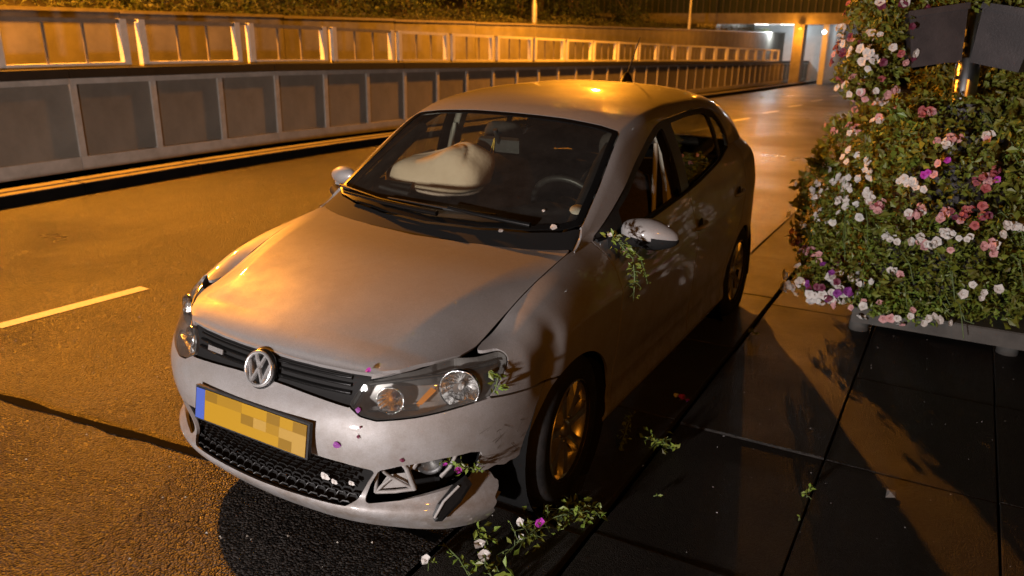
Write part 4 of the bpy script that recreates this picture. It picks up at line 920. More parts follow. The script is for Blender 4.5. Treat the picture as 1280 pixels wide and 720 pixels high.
# unfold: cut the windscreen in plan, the side glass in side view and only past the roof edge
edge = np.repeat(np.array([EX(Y_U)]).T, PU.shape[1], 1)
qd = QU.reshape(-1)
UPp = TM(UP.V, UP.N, PU[..., :2].reshape(-1, 2), UP.F)
def req(T, kind):
    return TM(T.V, T.N, np.abs(T.V[:, :2]) if kind == 'plan' else T.V[:, 1:3], T.F)
def sided(T):
    """distance measure: positive on the roof side of the roof edge"""
    return EX(T.V[:, 1]) + .012 - T.V[:, 0]
shell = req(UP, 'plan'); wsd = sdf(shell.Q, WS, .02)
ws = shell.clip(wsd + .002)
roof = shell.clip(-(wsd - .004)); roof = roof.clip(-(sdf(roof.Q, COWL)-.001)); roof = roof.clip(1.085 - roof.V[:, 1])
roof = req(roof, 'side'); dl = np.maximum(sdf(roof.Q, DLO, .03), sided(roof)); roof = roof.clip(-(dl-.002))
RW = [(-.05,3.77),(.44,3.77),(.47,3.80),(.52,3.90),(.50,3.935),(-.05,3.935)]
roof = req(roof, 'plan'); rwd = sdf(roof.Q, RW); rw = roof.clip(rwd+.001); roof = roof.clip(-(rwd-.002))
roof_o = roof.join(roof.mirror()).obj('roof', M['paint'], lip=.02)
rw.join(rw.mirror()).obj('rear_window', M['side_glass'], lip=0)
wo = ws.offset(-.004); windscreen = wo.join(wo.mirror()).obj('windscreen', M['glass'], lip=0)
def inset_np(poly, r): return [tuple(p) for p in inset(np.array(poly, float), r)]
fr = req(ws, 'plan'); d2 = sdf(fr.Q, WS, .02) + .030; fr = fr.clip(-d2).offset(.0005); fr.join(fr.mirror()).obj('windscreen_seal', M['gloss_black'], windscreen, lip=.004)
cw = req(UP, 'plan'); cw = cw.clip(sdf(cw.Q, COWL)+.001).offset(-.012); cw.join(cw.mirror()).obj('cowl', M['matte_black'], lip=.0)
mb = MB()
vs = []; fs = []
for i, x in enumerate(np.linspace(-.66, .66, 30)):
    y = .93 + .155*(abs(x)/.64)**2; z = float(bonnet_z(np.array(x), np.array(min(y, 1.09)))) - .03
    vs += list(bodyT(np.array([[x, y-.05, z-.03], [x, y+.03, z-.004], [x, y+.12, z+.03]])))
    if i: k = 3*i; fs += [(k-3, k, k+1, k-2), (k-2, k+1, k+2, k-1)]
mb.add(vs, fs, smooth=True); mb.obj('scuttle', M['cavity'], car)
for sgn in (1, -1):
    m = lambda t: t if sgn > 0 else t.mirror()
    side = req(UP, 'side'); side = side.clip(np.maximum(sdf(side.Q, DLO, .03), sided(side)) + .001)
    tr = side
    for G in (G1, G2, G3): tr = tr.clip(-(sdf(tr.Q, G, .02)))
    m(tr.offset(-.003)).obj('window_trim', M['black'], lip=.014)
    for G in (G1, G2, G3):
        if sgn > 0 and G is G1: continue      # the driver's window is down
        g = side.clip(sdf(side.Q, G, .02) - .004); m(g.offset(-.010)).obj('side_window', M['side_glass'], lip=0)
    # pale trim on the inside of the middle pillar, with its belt
    mb = MB(); pts = [bodyT(np.array([x*sgn, y, z])) for x, y, z in ((.690, 2.20, .90), (.672, 2.195, 1.05), (.635, 2.185, 1.20), (.575, 2.17, 1.335))]
    pv = None
    for p in pts:
        q = [Vector(p) + Vector((0, -.05, 0)), Vector(p) + Vector((-.03*sgn, -.03, 0)), Vector(p) + Vector((-.03*sgn, .03, 0)), Vector(p) + Vector((0, .05, 0))]
        if pv: mb.add(pv + q, [(0, 1, 5, 4), (1, 2, 6, 5), (2, 3, 7, 6)])
        pv = q
    mb.obj('pillar_trim', M['trim_grey'], car)
    mb = MB(); mb.tube([bodyT(np.array([x*sgn, y, z])) for x, y, z in ((.60, 2.13, 1.25), (.615, 2.12, 1.05), (.63, 2.12, .80))], .012, 6); mb.obj('seat_belt', M['belt_web'], car)
    mb = MB(); pts = [bodyT(np.array([(float(EX(y))-.068)*sgn, y, float(EZ(y))-.060])) for y in (1.15, 1.4, 1.6, 1.72)]; mb.tube(pts, [.028, .028, .028, .026], 8); mb.obj('pillar_lining', M['cavity'], car)
# roof lining under the skin
hl = req(UP, 'plan'); hl = hl.clip(1.80 - hl.V[:, 1]); hl = hl.clip(hl.V[:, 1]-3.6); hl = hl.clip(hl.V[:, 0] - EX(hl.V[:, 1])).offset(-.03); hl.join(hl.mirror()).obj('headlining', M['dash'], lip=0)

# ---- wheels
def wheel(x, y, sgn, steer=0.):
    c = Vector((x, y, .298)); ax = Vector((sgn*math.cos(steer), math.sin(steer)*sgn, 0)); R = .302
    tp = [(.190, -.205), (.215, -.210), (.268, -.206), (.292, -.190), (R, -.160), (R, -.045), (.292, -.012), (.268, .004), (.222, .006), (.200, -.004), (.190, -.02)]
    mb = MB(); mb.lathe(tp, c, ax, 56)
    tyre = mb.obj('wheel', M['rubber'], car)
    a = ax.orthogonal().normalized(); b = ax.cross(a)
    mb = MB()                                     # tread blocks
    for k in range(60):
        t = 2*math.pi*k/60; u = a*math.cos(t) + b*math.sin(t); v = ax.cross(u)
        for h0, h1, sh in ((-.158, -.125, .0), (-.118, -.088, .004), (-.080, -.050, .0)):
            p = [c + u*(R+.005*o) + ax*h + v*(sh + .0125*w_) for o in (0, 1) for h, w_ in ((h0, -1), (h1, -1), (h1, 1), (h0, 1))]
            mb.add(p, [(4, 5, 6, 7), (0, 1, 5, 4), (1, 2, 6, 5), (2, 3, 7, 6), (3, 0, 4, 7)])
    stuff(mb.obj('tread', M['rubber'], tyre))
    mb = MB(); mb.lathe([(.197, .002), (.203, -.003), (.196, -.012), (.186, -.02), (.178, -.06), (.178, -.18), (.190, -.20)], c, ax, 48); rim = mb.obj('rim', M['alloy'], tyre)
    mb = MB(); n = 7                              # seven tapered spokes
    for k in range(n):
        t = 2*math.pi*(k+.25)/n; u = a*math.cos(t) + b*math.sin(t); v = ax.cross(u); q = []
        for r, w_, h, dp in ((.030, .024, -.024, .03), (.075, .021, -.018, .03), (.130, .024, -.012, .025), (.186, .034, -.010, .02)):
            q.append([c + u*r - v*w_ + ax*(h-dp), c + u*r - v*w_*.8 + ax*h, c + u*r - v*w_*.12 + ax*(h-.006), c + u*r + v*w_*.12 + ax*(h-.006), c + u*r + v*w_*.8 + ax*h, c + u*r + v*w_ + ax*(h-dp)])
        for q0, q1 in zip(q[:-1], q[1:]): mb.add(q0 + q1, [(i, i+1, i+7, i+6) for i in range(5)])
    mb.obj('spokes', M['alloy'], tyre)
    mb = MB(); mb.lathe([(0, -.010), (.026, -.012), (.034, -.020), (.040, -.035), (.048, -.05)], c, ax, 24); mb.obj('hub_cap', M['alloy'], tyre)
    mb = MB()
    for k in range(5): t = 2*math.pi*k/5; u = a*math.cos(t) + b*math.sin(t); mb.lathe([(0, .006), (.007, .005), (.009, -.01)], c + u*.050 + ax*-.024, ax, 8)
    mb.obj('bolts', M['disc'], tyre)
    mb = MB(); mb.lathe([(.05, -.075), (.128, -.075), (.128, -.095), (.05, -.095)], c, ax, 36); mb.obj('brake_disc', M['disc'], tyre)
wheel(.805, .82, 1, .06); wheel(-.805, .82, -1, -.06); wheel(.805, 3.29, 1); wheel(-.805, 3.29, -1)
for sgn in (1, -1):
    for y in (.82, 3.29):
        mb = MB(); mb.lathe([(.36, .0), (.345, -.01), (.345, -.34), (.05, -.345)], (sgn*.80, y, .31), (sgn, 0, 0), 40); mb.obj('wheel_liner', M['cavity'], car)
mb = MB(); mb.box((-.78, 1.25, .16), (.78, 3.75, .26)); mb.box((-.45, .42, .20), (.45, 1.3, .74)); mb.box((-.55, .3, .24), (.55, .42, .60)); mb.obj('floor_pan', M['cavity'], car)
mb = MB(); mb.box((-.70, 1.22, .30), (.70, 1.30, .86)); mb.obj('bulkhead', M['cavity'], car)

# ---- door mirrors
for sgn in (1, -1):
    mb = MB(); c0 = np.array((.872, 1.365, .985)) if sgn > 0 else np.array((-.825, 1.42, 1.025)); vs = []; fs = []; nu, nv = 28, 16
    for i in range(nu):
        for j in range(nv+1):
            u = 2*math.pi*i/nu; v = math.pi*j/nv; x = math.cos(v); r = math.sin(v)
            ex_ = .118; px = -x*ex_; taper = 1.0 - .30*max(0, -x)**1.5*1.2 if x < 0 else 1.0 - .12*x
            rr = abs(r)**.62; yy = math.cos(u)*rr*.062*taper; zz = math.sin(u)*rr*.066*taper
            if yy > .01: yy = .01 + (yy-.01)*.5
            vs.append(bodyT(c0 + np.array((px*sgn*1.0, yy + .10*(px/.118+1)*.18, zz - .010*px/.118))*(1 if sgn > 0 else .74)))
    for i in range(nu):
        for j in range(nv): a_, b_ = i*(nv+1)+j, ((i+1) % nu)*(nv+1)+j; fs.append((a_, a_+1, b_+1, b_) if sgn > 0 else (a_, b_, b_+1, a_+1))
    lowm = [1 if (vs[f_[0]][2]+vs[f_[2]][2])/2 < c0[2] - .030 - .018*sgn*0 else 0 for f_ in fs]
    for k_ in (0, 1): mb.add(vs, [f_ for f_, l in zip(fs, lowm) if l == k_], k_, True)
    mir = mb.obj('door_mirror', [M['paint'], M['matte_black']], car)
    mb = MB(); mb.tube([bodyT(np.array(p)*[sgn, 1, 1]) for p in ((.72, 1.30, .945), (.775, 1.33, .950), (.83, 1.37, .958))], [.036, .028, .030], 10); mb.obj('mirror_arm', M['matte_black'], mir)
    mb = MB(); mb.box((c0[0]-.075, c0[1]+.030, c0[2]-.050), (c0[0]+.075, c0[1]+.036, c0[2]+.022)); mb.obj('mirror_glass', M['chrome'], mir)

# ---- wipers, aerial
def on_ws(x, y, off):
    k = np.abs(Y_U-y).argmin(); s = PU[k]; z = np.interp(abs(x), s[:80, 0], s[:80, 2]); return Vector(bodyT(np.array((x, y, z+off))))
for pts, blade in ((((.05, 1.02), (-.25, 1.035), (-.53, 1.10)), ((-.62, 1.175), (-.30, 1.075), (.02, 1.045))), (((.47, 1.075), (.25, 1.055), (.08, 1.06)), ((.30, 1.09), (.06, 1.07), (-.26, 1.085)))):
    mb = MB(); mb.tube([on_ws(x, y, .030) for x, y in pts], [.012, .009, .007], 8); w_ = mb.obj('wiper', M['gloss_black'], car)
    mb = MB(); P_ = [on_ws(x, y, .014) for x, y in blade]; mb.tube(P_, .008, 6); mb.obj('blade', M['black'], w_)
an = Vector(bodyT(np.array((0, 3.19, float(CZ(3.19))-.002))))
mb = MB(); mb.lathe([(.044, -.004), (.042, .012), (.026, .045), (.018, .060), (0, .064)], an, (0, .12, 1), 16); aer = mb.obj('aerial', M['black'], car)
MB().tube([an + Vector((0, .010, .05)), an + Vector((0, .115, .175)), an + Vector((0, .20, .275))], [.006, .004, .003], 6).obj('aerial_rod', M['black'], aer)

# ---- cabin
def cab(name, mb, m, parent=car): return mb.obj(name, M[m], parent)
vs = []; fs = []; ny_ = 12; nx_ = 40
for i, x in enumerate(np.linspace(-.68, .68, nx_)):
    for j, t in enumerate(np.linspace(0, 1, ny_)):
        y = 1.06 + .10*(abs(x)/.68)**2 + t*.52; z = .945 - .05*(abs(x)/.68)**2 + .015*math.sin(t*2.4)
        hump = .085*math.exp(-((x-.37)/.20)**2)*max(0, math.sin(min(1, max(0, (t-.42)/.55))*math.pi*.62)); z += hump - .05*max(0, t-.85)/.15
        vs.append(bodyT(np.array((x, y, z))))
    if i:
        for j in range(ny_-1): k = i*ny_+j; fs.append((k-ny_, k, k+1, k+1-ny_))
mb = MB(); mb.add(vs, fs, smooth=True); mb.box((-.66, 1.60, .45), (.66, 1.64, .88)); mb.obj('dashboard', M['dash'], car)
# steering wheel
sc_ = Vector(bodyT(np.array((.36, 1.66, .965)))); sn = Vector((0, .90, .43)).normalized(); sa = sn.orthogonal().normalized(); sb = sn.cross(sa)
mb = MB(); mb.tube([sc_ + sa*(.180*math.cos(t)) + sb*(.180*math.sin(t)) for t in np.linspace(0, 2*math.pi, 41)], .016, 8, caps=False); sw = mb.obj('steering_wheel', M['black'], car)
mb = MB(); mb.lathe([(0, .02), (.07, .014), (.08, -.02), (.03, -.12)], sc_, sn, 20)
for t in (0, math.pi): pass
mb.tube([sc_ - Vector((.17, 0, 0)), sc_ + Vector((.17, 0, 0))], .014, 6); mb.obj('hub', M['dash'], sw)
for sgn in (1, -1):
    x = .36*sgn
    mb = MB(); vs = []; fs = []
    prof = [(2.02, .50, .24, .10), (2.10, .62, .25, .11), (2.17, .80, .25, .10), (2.22, .95, .23, .085), (2.25, 1.06, .17, .06), (2.26, 1.085, .10, .03)]
    for y, z, w_, d_ in prof:
        for k in range(16): t = 2*math.pi*k/16; vs.append(bodyT(np.array((x + w_*math.copysign(abs(math.cos(t))**.6, math.cos(t)), y + d_*math.copysign(abs(math.sin(t))**.7, math.sin(t)), z))))
    for i in range(len(prof)-1):
        for k in range(16): fs.append((i*16+k, i*16+(k+1) % 16, (i+1)*16+(k+1) % 16, (i+1)*16+k))
    mb.add(vs, fs, smooth=True); mb.box((x-.25, 1.62, .40), (x+.25, 2.08, .54), bev=.04); st = mb.obj('seat', M['fabric'], car)
    mb = MB(); vs = []; fs = []
    for i in range(9):
        ph = math.pi*i/8
        for k in range(14): t = 2*math.pi*k/14; vs.append(bodyT(np.array((x + .125*math.sin(ph)**.5*math.copysign(abs(math.cos(t))**.7, math.cos(t)), 2.27 + .05*math.sin(ph)**.5*math.sin(t), 1.185 - .082*math.cos(ph)))))
    for i in range(8):
        for k in range(14): fs.append((i*14+k, i*14+(k+1) % 14, (i+1)*14+(k+1) % 14, (i+1)*14+k))
    mb.add(vs, fs, smooth=True); mb.obj('headrest', M['fabric'], st)
mb = MB(); mb.box((-.62, 2.85, .36), (.62, 3.20, .52), bev=.04); mb.box((-.62, 3.20, .40), (.62, 3.32, .98), bev=.05)
for x in (-.38, .38): mb.box((x-.12, 3.24, 1.0), (x+.12, 3.32, 1.14), bev=.03)
mb.obj('rear_seat', M['fabric'], car)
mb = MB(); mb.box((-.66, 3.34, .92), (.66, 3.86, .95)); mb.obj('parcel_shelf', M['dash'], car)
# inside mirror
c = Vector(bodyT(np.array((-.03, 1.67, 1.235)))); mb = MB(); mb.box(tuple(c + Vector((-.115, -.014, -.036))), tuple(c + Vector((.115, .016, .036))), bev=.012); mb.tube([c, c + Vector((.0, -.05, .075))], .012, 6); im = mb.obj('inside_mirror', M['black'], car)
mb = MB(); mb.box(tuple(c + Vector((-.108, .0165, -.03))), tuple(c + Vector((.108, .020, .03)))); mb.obj('mirror_glass', M['chrome'], im)
mb = MB(); mb.tube([c + Vector((-.02, -.018, .03)), c + Vector((-.05, -.02, -.06)), c + Vector((-.045, -.02, -.09)), c + Vector((-.03, -.02, -.06)), c + Vector((-.018, -.02, .02))], .003, 5); mb.obj('pendant', M['yellow'], im)
# airbag bulging over the passenger side, its lid flap below
vs = []; fs = []; nu, nv = 72, 44; ac = np.array((-.335, 1.57, 1.05))
for i in range(nu):
    for j in range(nv+1):
        u = 2*math.pi*i/nu; v = math.pi*j/nv; d_ = np.array((math.cos(u)*math.sin(v), math.sin(u)*math.sin(v), math.cos(v)))
        d_ = np.sign(d_)*np.abs(d_)**.82; fold = 1 + .035*math.sin(5*u+1.5*math.sin(3*v)) + .03*math.sin(7*v+2*u)
        fold = 1 + .03*math.sin(5*u+1.5*math.sin(3*v)) + .022*math.sin(6*v+2*u) - .05*math.exp(-((math.sin(u*1.5+v))/.12)**2)*(.5+.5*math.cos(v)) 
        hz = .165*(1 + .45*d_[0]) * (1 - .12*max(0, math.cos(4.2*(d_[0]+.15)))) if d_[2] > 0 else .09
        sk_ = np.array((.290*d_[0] + .06*d_[2], .16*d_[1], hz*d_[2]))*fold
        vs.append(bodyT(ac + sk_))
for i in range(nu):
    for j in range(nv): a_, b_ = i*(nv+1)+j, ((i+1) % nu)*(nv+1)+j; fs.append((a_, a_+1, b_+1, b_))
mb = MB(); mb.add(vs, fs, smooth=True); mb.obj('airbag', M['airbag'], car)
lp = [bodyT(np.array(p)) for p in ((-.60, 1.36, .955), (-.36, 1.34, .965), (-.35, 1.375, 1.045), (-.58, 1.395, 1.035))]; mb = MB(); n_ = Vector((0, .012, .004))
mb.add([Vector(p) for p in lp] + [Vector(p)+n_ for p in lp], [(0, 1, 2, 3), (7, 6, 5, 4), (0, 4, 5, 1), (1, 5, 6, 2), (2, 6, 7, 3), (3, 7, 4, 0)]); mb.obj('airbag_lid', M['dash'], car)
# toll disc and permit on the windscreen
p = on_ws(.585, 1.27, -.014); mb = MB(); mb.lathe([(0, .002), (.032, .002), (.032, 0)], p, (.1, -.45, .88), 20); mb.obj('parking_disc', M['trim_grey'], windscreen)
# ================================================================== FLOWER TOWER
TX, TY = 1.93, 3.98
tower = thing('flower_tower', 'tall tiered planter overflowing with white, pink and red petunias on a grey footed slab', 'planter', (TX, TY, 0))
def bmake(name, m, lobes=5, r=.024, ball=False, n=9, rs=0):
    """one blossom: a five-lobed funnel, or a round head of small florets"""
    mb = MB(); q = random.Random(rs)
    def funnel(c, d, R):
        d = Vector(d).normalized(); a = d.orthogonal().normalized(); b = d.cross(a); k = lobes*2; pts = [Vector(c) - d*R*.7]
        for i in range(k):
            t = 2*math.pi*i/k + q.uniform(-.08, .08); rr = R*(1.0 if i % 2 == 0 else .84)*q.uniform(.9, 1.1); pts.append(Vector(c) + a*math.cos(t)*rr + b*math.sin(t)*rr + d*(R*.12*q.uniform(-1, 1.5)))
        ri = [Vector(c) - d*R*.12 + (p-Vector(c))*.42 for p in pts[1:]]; base = len(mb.v)
        mb.add(pts[1:] + ri + [pts[0]], [(i, (i+1) % k, k+(i+1) % k, k+i) for i in range(k)] + [(k+i, k+(i+1) % k, 2*k) for i in range(k)])
    if ball:
        for i in range(n):
            d = Vector((q.gauss(0, 1), q.gauss(0, 1), q.gauss(0, 1)+.3)).normalized(); funnel(d*r*.75, d, r*.5)
    else: funnel((0, 0, 0), (0, 0, 1), r)
    return mb.mesh(name, m)
BL = {k: [bmake('blossom', M[k+'_petal'], rs=i) for i in range(3)] for k in ('white', 'pink', 'red', 'wine', 'purple', 'magenta')}
HEADS = {k: [bmake('blossom', M[k+'_petal'], ball=True, r=.032, n=7, rs=i+9, lobes=3) for i in range(2)] for k in ('pink', 'red', 'white')}
def euler_to(d): return Vector(d).to_track_quat('Z', 'Y').to_euler()
# grey slab on round feet, pole, planters
mb = MB(); mb.box((1.52, 3.30, .088), (2.95, 4.75, .185), bev=.008); mb.obj('base_slab', M['grey_slab'], tower)
for x, y in ((1.56, 3.42), (2.36, 3.46), (1.62, 4.6), (2.85, 4.6), (2.88, 3.44)): MB().lathe([(0, .0), (.058, .0), (.056, .086), (0, .086)], (x, y, .003), (0, 0, 1), 20).obj('foot', M['steel'] if False else M['grey_slab'], tower)
MB().lathe([(0, .18), (.068, .18), (.068, 2.3), (0, 2.3)], (1.905, 4.02, 0), (-.008, 0, 1), 24).obj('pole', M['steel'], tower)
MB().tube([(1.50, 3.46, .18), (1.50, 3.46, .42)], .016, 8).obj('irrigation_pipe', M['bare'], tower)
for (r, z0, z1) in ((.50, .19, .62), (.40, .66, 1.05), (.30, 1.1, 1.38)):
    MB().lathe([(0, z0), (r*.82, z0), (r, z1), (r*.9, z1), (r*.88, z1-.04), (0, z1-.05)], (TX, TY+.05, 0), (0, 0, 1), 14, smooth=False).obj('planter_tub', M['pot'], tower)
def trough(c, ux, tilt, w0, w1, h, dpt, par=tower):
    """tapered window-box planter; c = middle of its top front edge, ux = direction of its length"""
    ux = Vector(ux).normalized(); n = Vector((ux.y, -ux.x, 0)); up = Vector((0, 0, 1)); up = (up + ux*tilt).normalized(); ux = (ux - up*ux.dot(up)).normalized(); c = Vector(c)
    T = [(-w0/2, 0), (w0/2, 0), (w0/2, -dpt), (-w0/2, -dpt)]; B = [(-w1/2, -.03), (w1/2, -.03), (w1/2, -dpt+.03), (-w1/2, -dpt+.03)]
    P = lambda x, o, z: c + ux*x + n*o + up*z
    mb = MB(); vs = [P(x, o, -h) for x, o in B] + [P(x, o, -.035) for x, o in T] + [P(x*1.05, o+(.012 if o > -.1 else -.012), -.035) for x, o in T] + [P(x*1.05, o+(.012 if o > -.1 else -.012), 0) for x, o in T] + [P(x*.93, o*.9-.012, 0) for x, o in T] + [P(x*.93, o*.9-.012, -.05) for x, o in T]
    fs = [(3, 2, 1, 0)]
    for l in range(5): fs += [(4*l+i, 4*l+(i+1) % 4, 4*l+4+(i+1) % 4, 4*l+4+i) for i in range(4)]
    fs.append((20, 21, 22, 23)); mb.add(vs, fs); return mb.obj('planter_box', M['pot'], par)
trough((1.695, 3.66, 1.915), (.93, .36, 0), -.16, .31, .27, .32, .24); trough((2.06, 3.70, 1.915), (.93, -.38, 0), .17, .31, .27, .33, .24)
trough((1.60, 4.16, 1.9), (.4, -1, 0), 0, .34, .30, .30, .24); trough((2.25, 4.10, 1.9), (.4, 1, 0), 0, .34, .30, .30, .24)
# foliage: shell of leaves, denser towards the outside
rz = lambda z: np.interp(z, [.16, .30, .55, .9, 1.2, 1.32, 1.44], [.66, .80, .82, .79, .70, .52, .20])
n = 17000; z = .17 + 1.25*RNG.random(n)**.92; th = RNG.uniform(0, 2*math.pi, n); lump = 1 + .08*np.sin(5*th+4*z) + .06*np.sin(9*th-7*z)
rad = rz(z)*lump*(1 - .42*RNG.random(n)**1.8); P = np.stack([TX + rad*np.cos(th), TY + rad*np.sin(th)*.95, z], 1)
keep = ~((P[:, 2] < .20) & (P[:, 1] < 3.38)); P = P[keep]
leaf_cloud('foliage', P[::3], .052, M['leaf'], up=.5, parent=tower, aspect=.68); leaf_cloud('foliage', P[1::3], .036, M['leaf'], up=.5, parent=tower, aspect=.5); leaf_cloud('foliage', P[2::3], .030, M['leaf_bright'], up=.5, parent=tower, aspect=.5)
n = 4200; z = .20 + .6*RNG.random(n); th = RNG.uniform(math.pi*1.05, 1.95*math.pi, n); rad = rz(z)*(1.0 - .2*RNG.random(n)); P = np.stack([TX + rad*np.cos(th), TY + rad*np.sin(th)*.95, z], 1)
leaf_cloud('foliage', P, .036, M['leaf_bright'], up=.4, parent=tower, aspect=.42)
def clump(c, r, n, sz=.04, m='leaf'):
    Q = RNG.normal(size=(n, 3)); Q /= np.linalg.norm(Q, axis=1)[:, None]; Q *= (RNG.random(n)**.45)[:, None]; leaf_cloud('foliage', np.array(c) + Q*np.array(r), sz, M[m], parent=tower)
clump((1.42, 3.78, 1.86), (.24, .28, .46), 3600); clump((1.34, 3.74, 1.52), (.17, .24, .17), 1200); clump((2.0, 3.95, 2.0), (.55, .35, .12), 2200); clump((2.35, 3.95, 1.55), (.30, .30, .30), 1800); clump((1.95, 4.40, 1.48), (.42, .25, .12), 1400)
clump((1.34, 3.46, .27), (.22, .20, .13), 1300, .034); clump((1.75, 3.30, .22), (.30, .08, .08), 700, .034, 'leaf_bright')
# loose sprays that break the outline
for k in range(75):
    a = RNG.uniform(math.pi*.85, 2.1*math.pi); z0 = RNG.uniform(.3, 1.35); r0 = float(rz(z0))*RNG.uniform(1.0, 1.13); clump((TX + r0*math.cos(a), TY + r0*math.sin(a)*.95, z0), (.05, .05, RNG.uniform(.04, .12)), int(RNG.uniform(22, 60)), RNG.uniform(.032, .058), 'leaf' if RNG.random() < .7 else 'leaf_bright')
# trailing stems
mb = MB(); rq = random.Random(4)
for k in range(70):
    a = rq.uniform(math.pi*1.0, 2.0*math.pi); z0 = rq.uniform(.35, 1.45); r0 = float(rz(z0))*.93; p = [Vector((TX + (r0+.05*i*.5)*math.cos(a+.05*i), TY + (r0+.05*i*.5)*math.sin(a+.05*i)*.95, z0 - .05*i*rq.uniform(.2, 1.4))) for i in range(5)]; mb.tube(p, .003, 4)
stuff(mb.obj('stems', M['stem'], tower))
# blossoms, each its own piece
def blossom(p, kind, head=False, s=1., d=None):
    me = random.choice((HEADS if head else BL)[kind]); c = Vector((TX, TY, p[2]-.15)); dd = Vector(d) if d is not None else (Vector(p)-c).normalized() + Vector((random.gauss(0, .35), random.gauss(0, .35)-.15, random.gauss(0, .3)+.1))
    o = link('blossom', me, tower, p, euler_to(dd)); o.scale = (s,)*3; o.rotation_euler.rotate_axis('Z', random.uniform(0, 6)); return o
def rim(a, z, out=1.02): r = float(rz(z))*out*(1 + .08*math.sin(5*a+4*z) + .06*math.sin(9*a-7*z)); return (TX + r*math.cos(a), TY + r*math.sin(a)*.95, z)
R_ = math.radians
def group(a0, z0, n, sa, sz, kinds, head=.0, s=(.8, 1.25), out=1.03):
    for k in range(n):
        a = R_(a0 + random.gauss(0, sa)); z = min(1.40, max(.17, z0 + random.gauss(0, sz))); kd = random.choice(kinds); blossom(rim(a, z, out*random.uniform(1.0, 1.10)), kd, kd in HEADS and random.random() < head, random.uniform(*s))
def spray(x, z, n, kinds, head=.1, rx=.07, rzz=.06, s=(.75, 1.2)):
    """a trailing cluster of blooms on the outside of the foliage"""
    for k in range(n):
        xx = x + random.gauss(0, rx*.6); zz = min(1.42, max(.18, z + random.gauss(0, rzz*.6))); r = float(rz(zz)); c = max(-.985, min(.985, (xx-TX)/(r*1.05))); a = -math.acos(c)
        f = 1.05*(1 + .08*math.sin(5*a+4*zz) + .06*math.sin(9*a-7*zz))*random.uniform(1.0, 1.08); kd = random.choice(kinds)
        blossom((TX + r*f*math.cos(a), TY + r*f*math.sin(a)*.95, zz), kd, kd in HEADS and random.random() < head, random.uniform(*s))
for x, z, n, kinds, head, rx, rzz in [
    (1.30, .86, 34, ['white'], .1, .10, .15), (1.24, .64, 12, ['white'], .1, .08, .08), (1.44, 1.05, 8, ['white'], .2, .06, .05), (1.42, 1.33, 14, ['white', 'white', 'pink'], .2, .12, .05), (1.29, 1.20, 9, ['pink', 'red', 'white'], .5, .07, .04),
    (1.50, .84, 8, ['white'], .1, .05, .05), (1.74, .98, 9, ['white'], .1, .06, .04), (1.63, .67, 8, ['white'], .0, .05, .05), (1.86, .68, 9, ['white', 'pink'], .2, .06, .05), (1.79, .83, 7, ['white', 'pink'], .3, .05, .03), (1.60, .83, 5, ['pink', 'red'], .7, .03, .02),
    (1.84, 1.07, 5, ['pink', 'magenta'], .6, .03, .04), (2.09, 1.04, 9, ['red', 'pink', 'magenta'], .5, .05, .04), (1.96, .84, 9, ['wine', 'red', 'pink'], .5, .07, .04), (2.05, .85, 6, ['red', 'wine'], .5, .05, .04), (2.0, .74, 8, ['white'], .2, .07, .04), (2.13, .71, 8, ['white', 'pink'], .1, .06, .05), (2.22, .77, 7, ['white'], .1, .06, .05),
    (2.07, 1.25, 3, ['white', 'pink'], .0, .05, .03), (1.90, 1.22, 4, ['pink', 'white'], .4, .06, .03), (1.75, 1.33, 5, ['pink', 'red'], .5, .07, .03), (1.13, .48, 9, ['red', 'pink', 'pink'], .8, .06, .05), (2.35, .95, 9, ['white', 'pink', 'wine'], .2, .1, .15), (1.70, .45, 5, ['white', 'pink'], .0, .2, .08), (2.15, .42, 6, ['white'], .0, .2, .1)]: spray(x, z, n, kinds, head, rx, rzz)
def cluster(c, r, n, kinds, head=0., s=(.85, 1.25)):
    for k in range(n):
        d = Vector((random.gauss(0, 1), -abs(random.gauss(0, 1)), random.gauss(0, .8))).normalized(); p = Vector(c) + Vector((d.x*r[0], d.y*r[1], d.z*r[2])); kd = random.choice(kinds); blossom(p, kd, kd in HEADS and random.random() < head, random.uniform(*s), d + Vector((0, -.3, .2)))
cluster((1.30, 3.42, .28), (.23, .21, .12), 36, ['white'], .2, (1., 1.4)); cluster((1.37, 3.38, .31), (.16, .20, .12), 18, ['wine', 'purple']); cluster((1.30, 3.5, .42), (.12, .12, .06), 7, ['wine', 'purple', 'pink'], .3); cluster((1.72, 3.28, .20), (.34, .10, .07), 20, ['white', 'white', 'pink'])
cluster((1.42, 3.72, 1.80), (.24, .24, .36), 34, ['pink', 'red', 'wine', 'white'], .3); cluster((1.26, 3.66, 1.62), (.10, .14, .14), 14, ['red', 'wine', 'pink'], .3); cluster((1.42, 3.58, 1.66), (.16, .1, .14), 12, ['white']); cluster((1.38, 3.66, 1.44), (.18, .14, .07), 16, ['white', 'white', 'pink'])

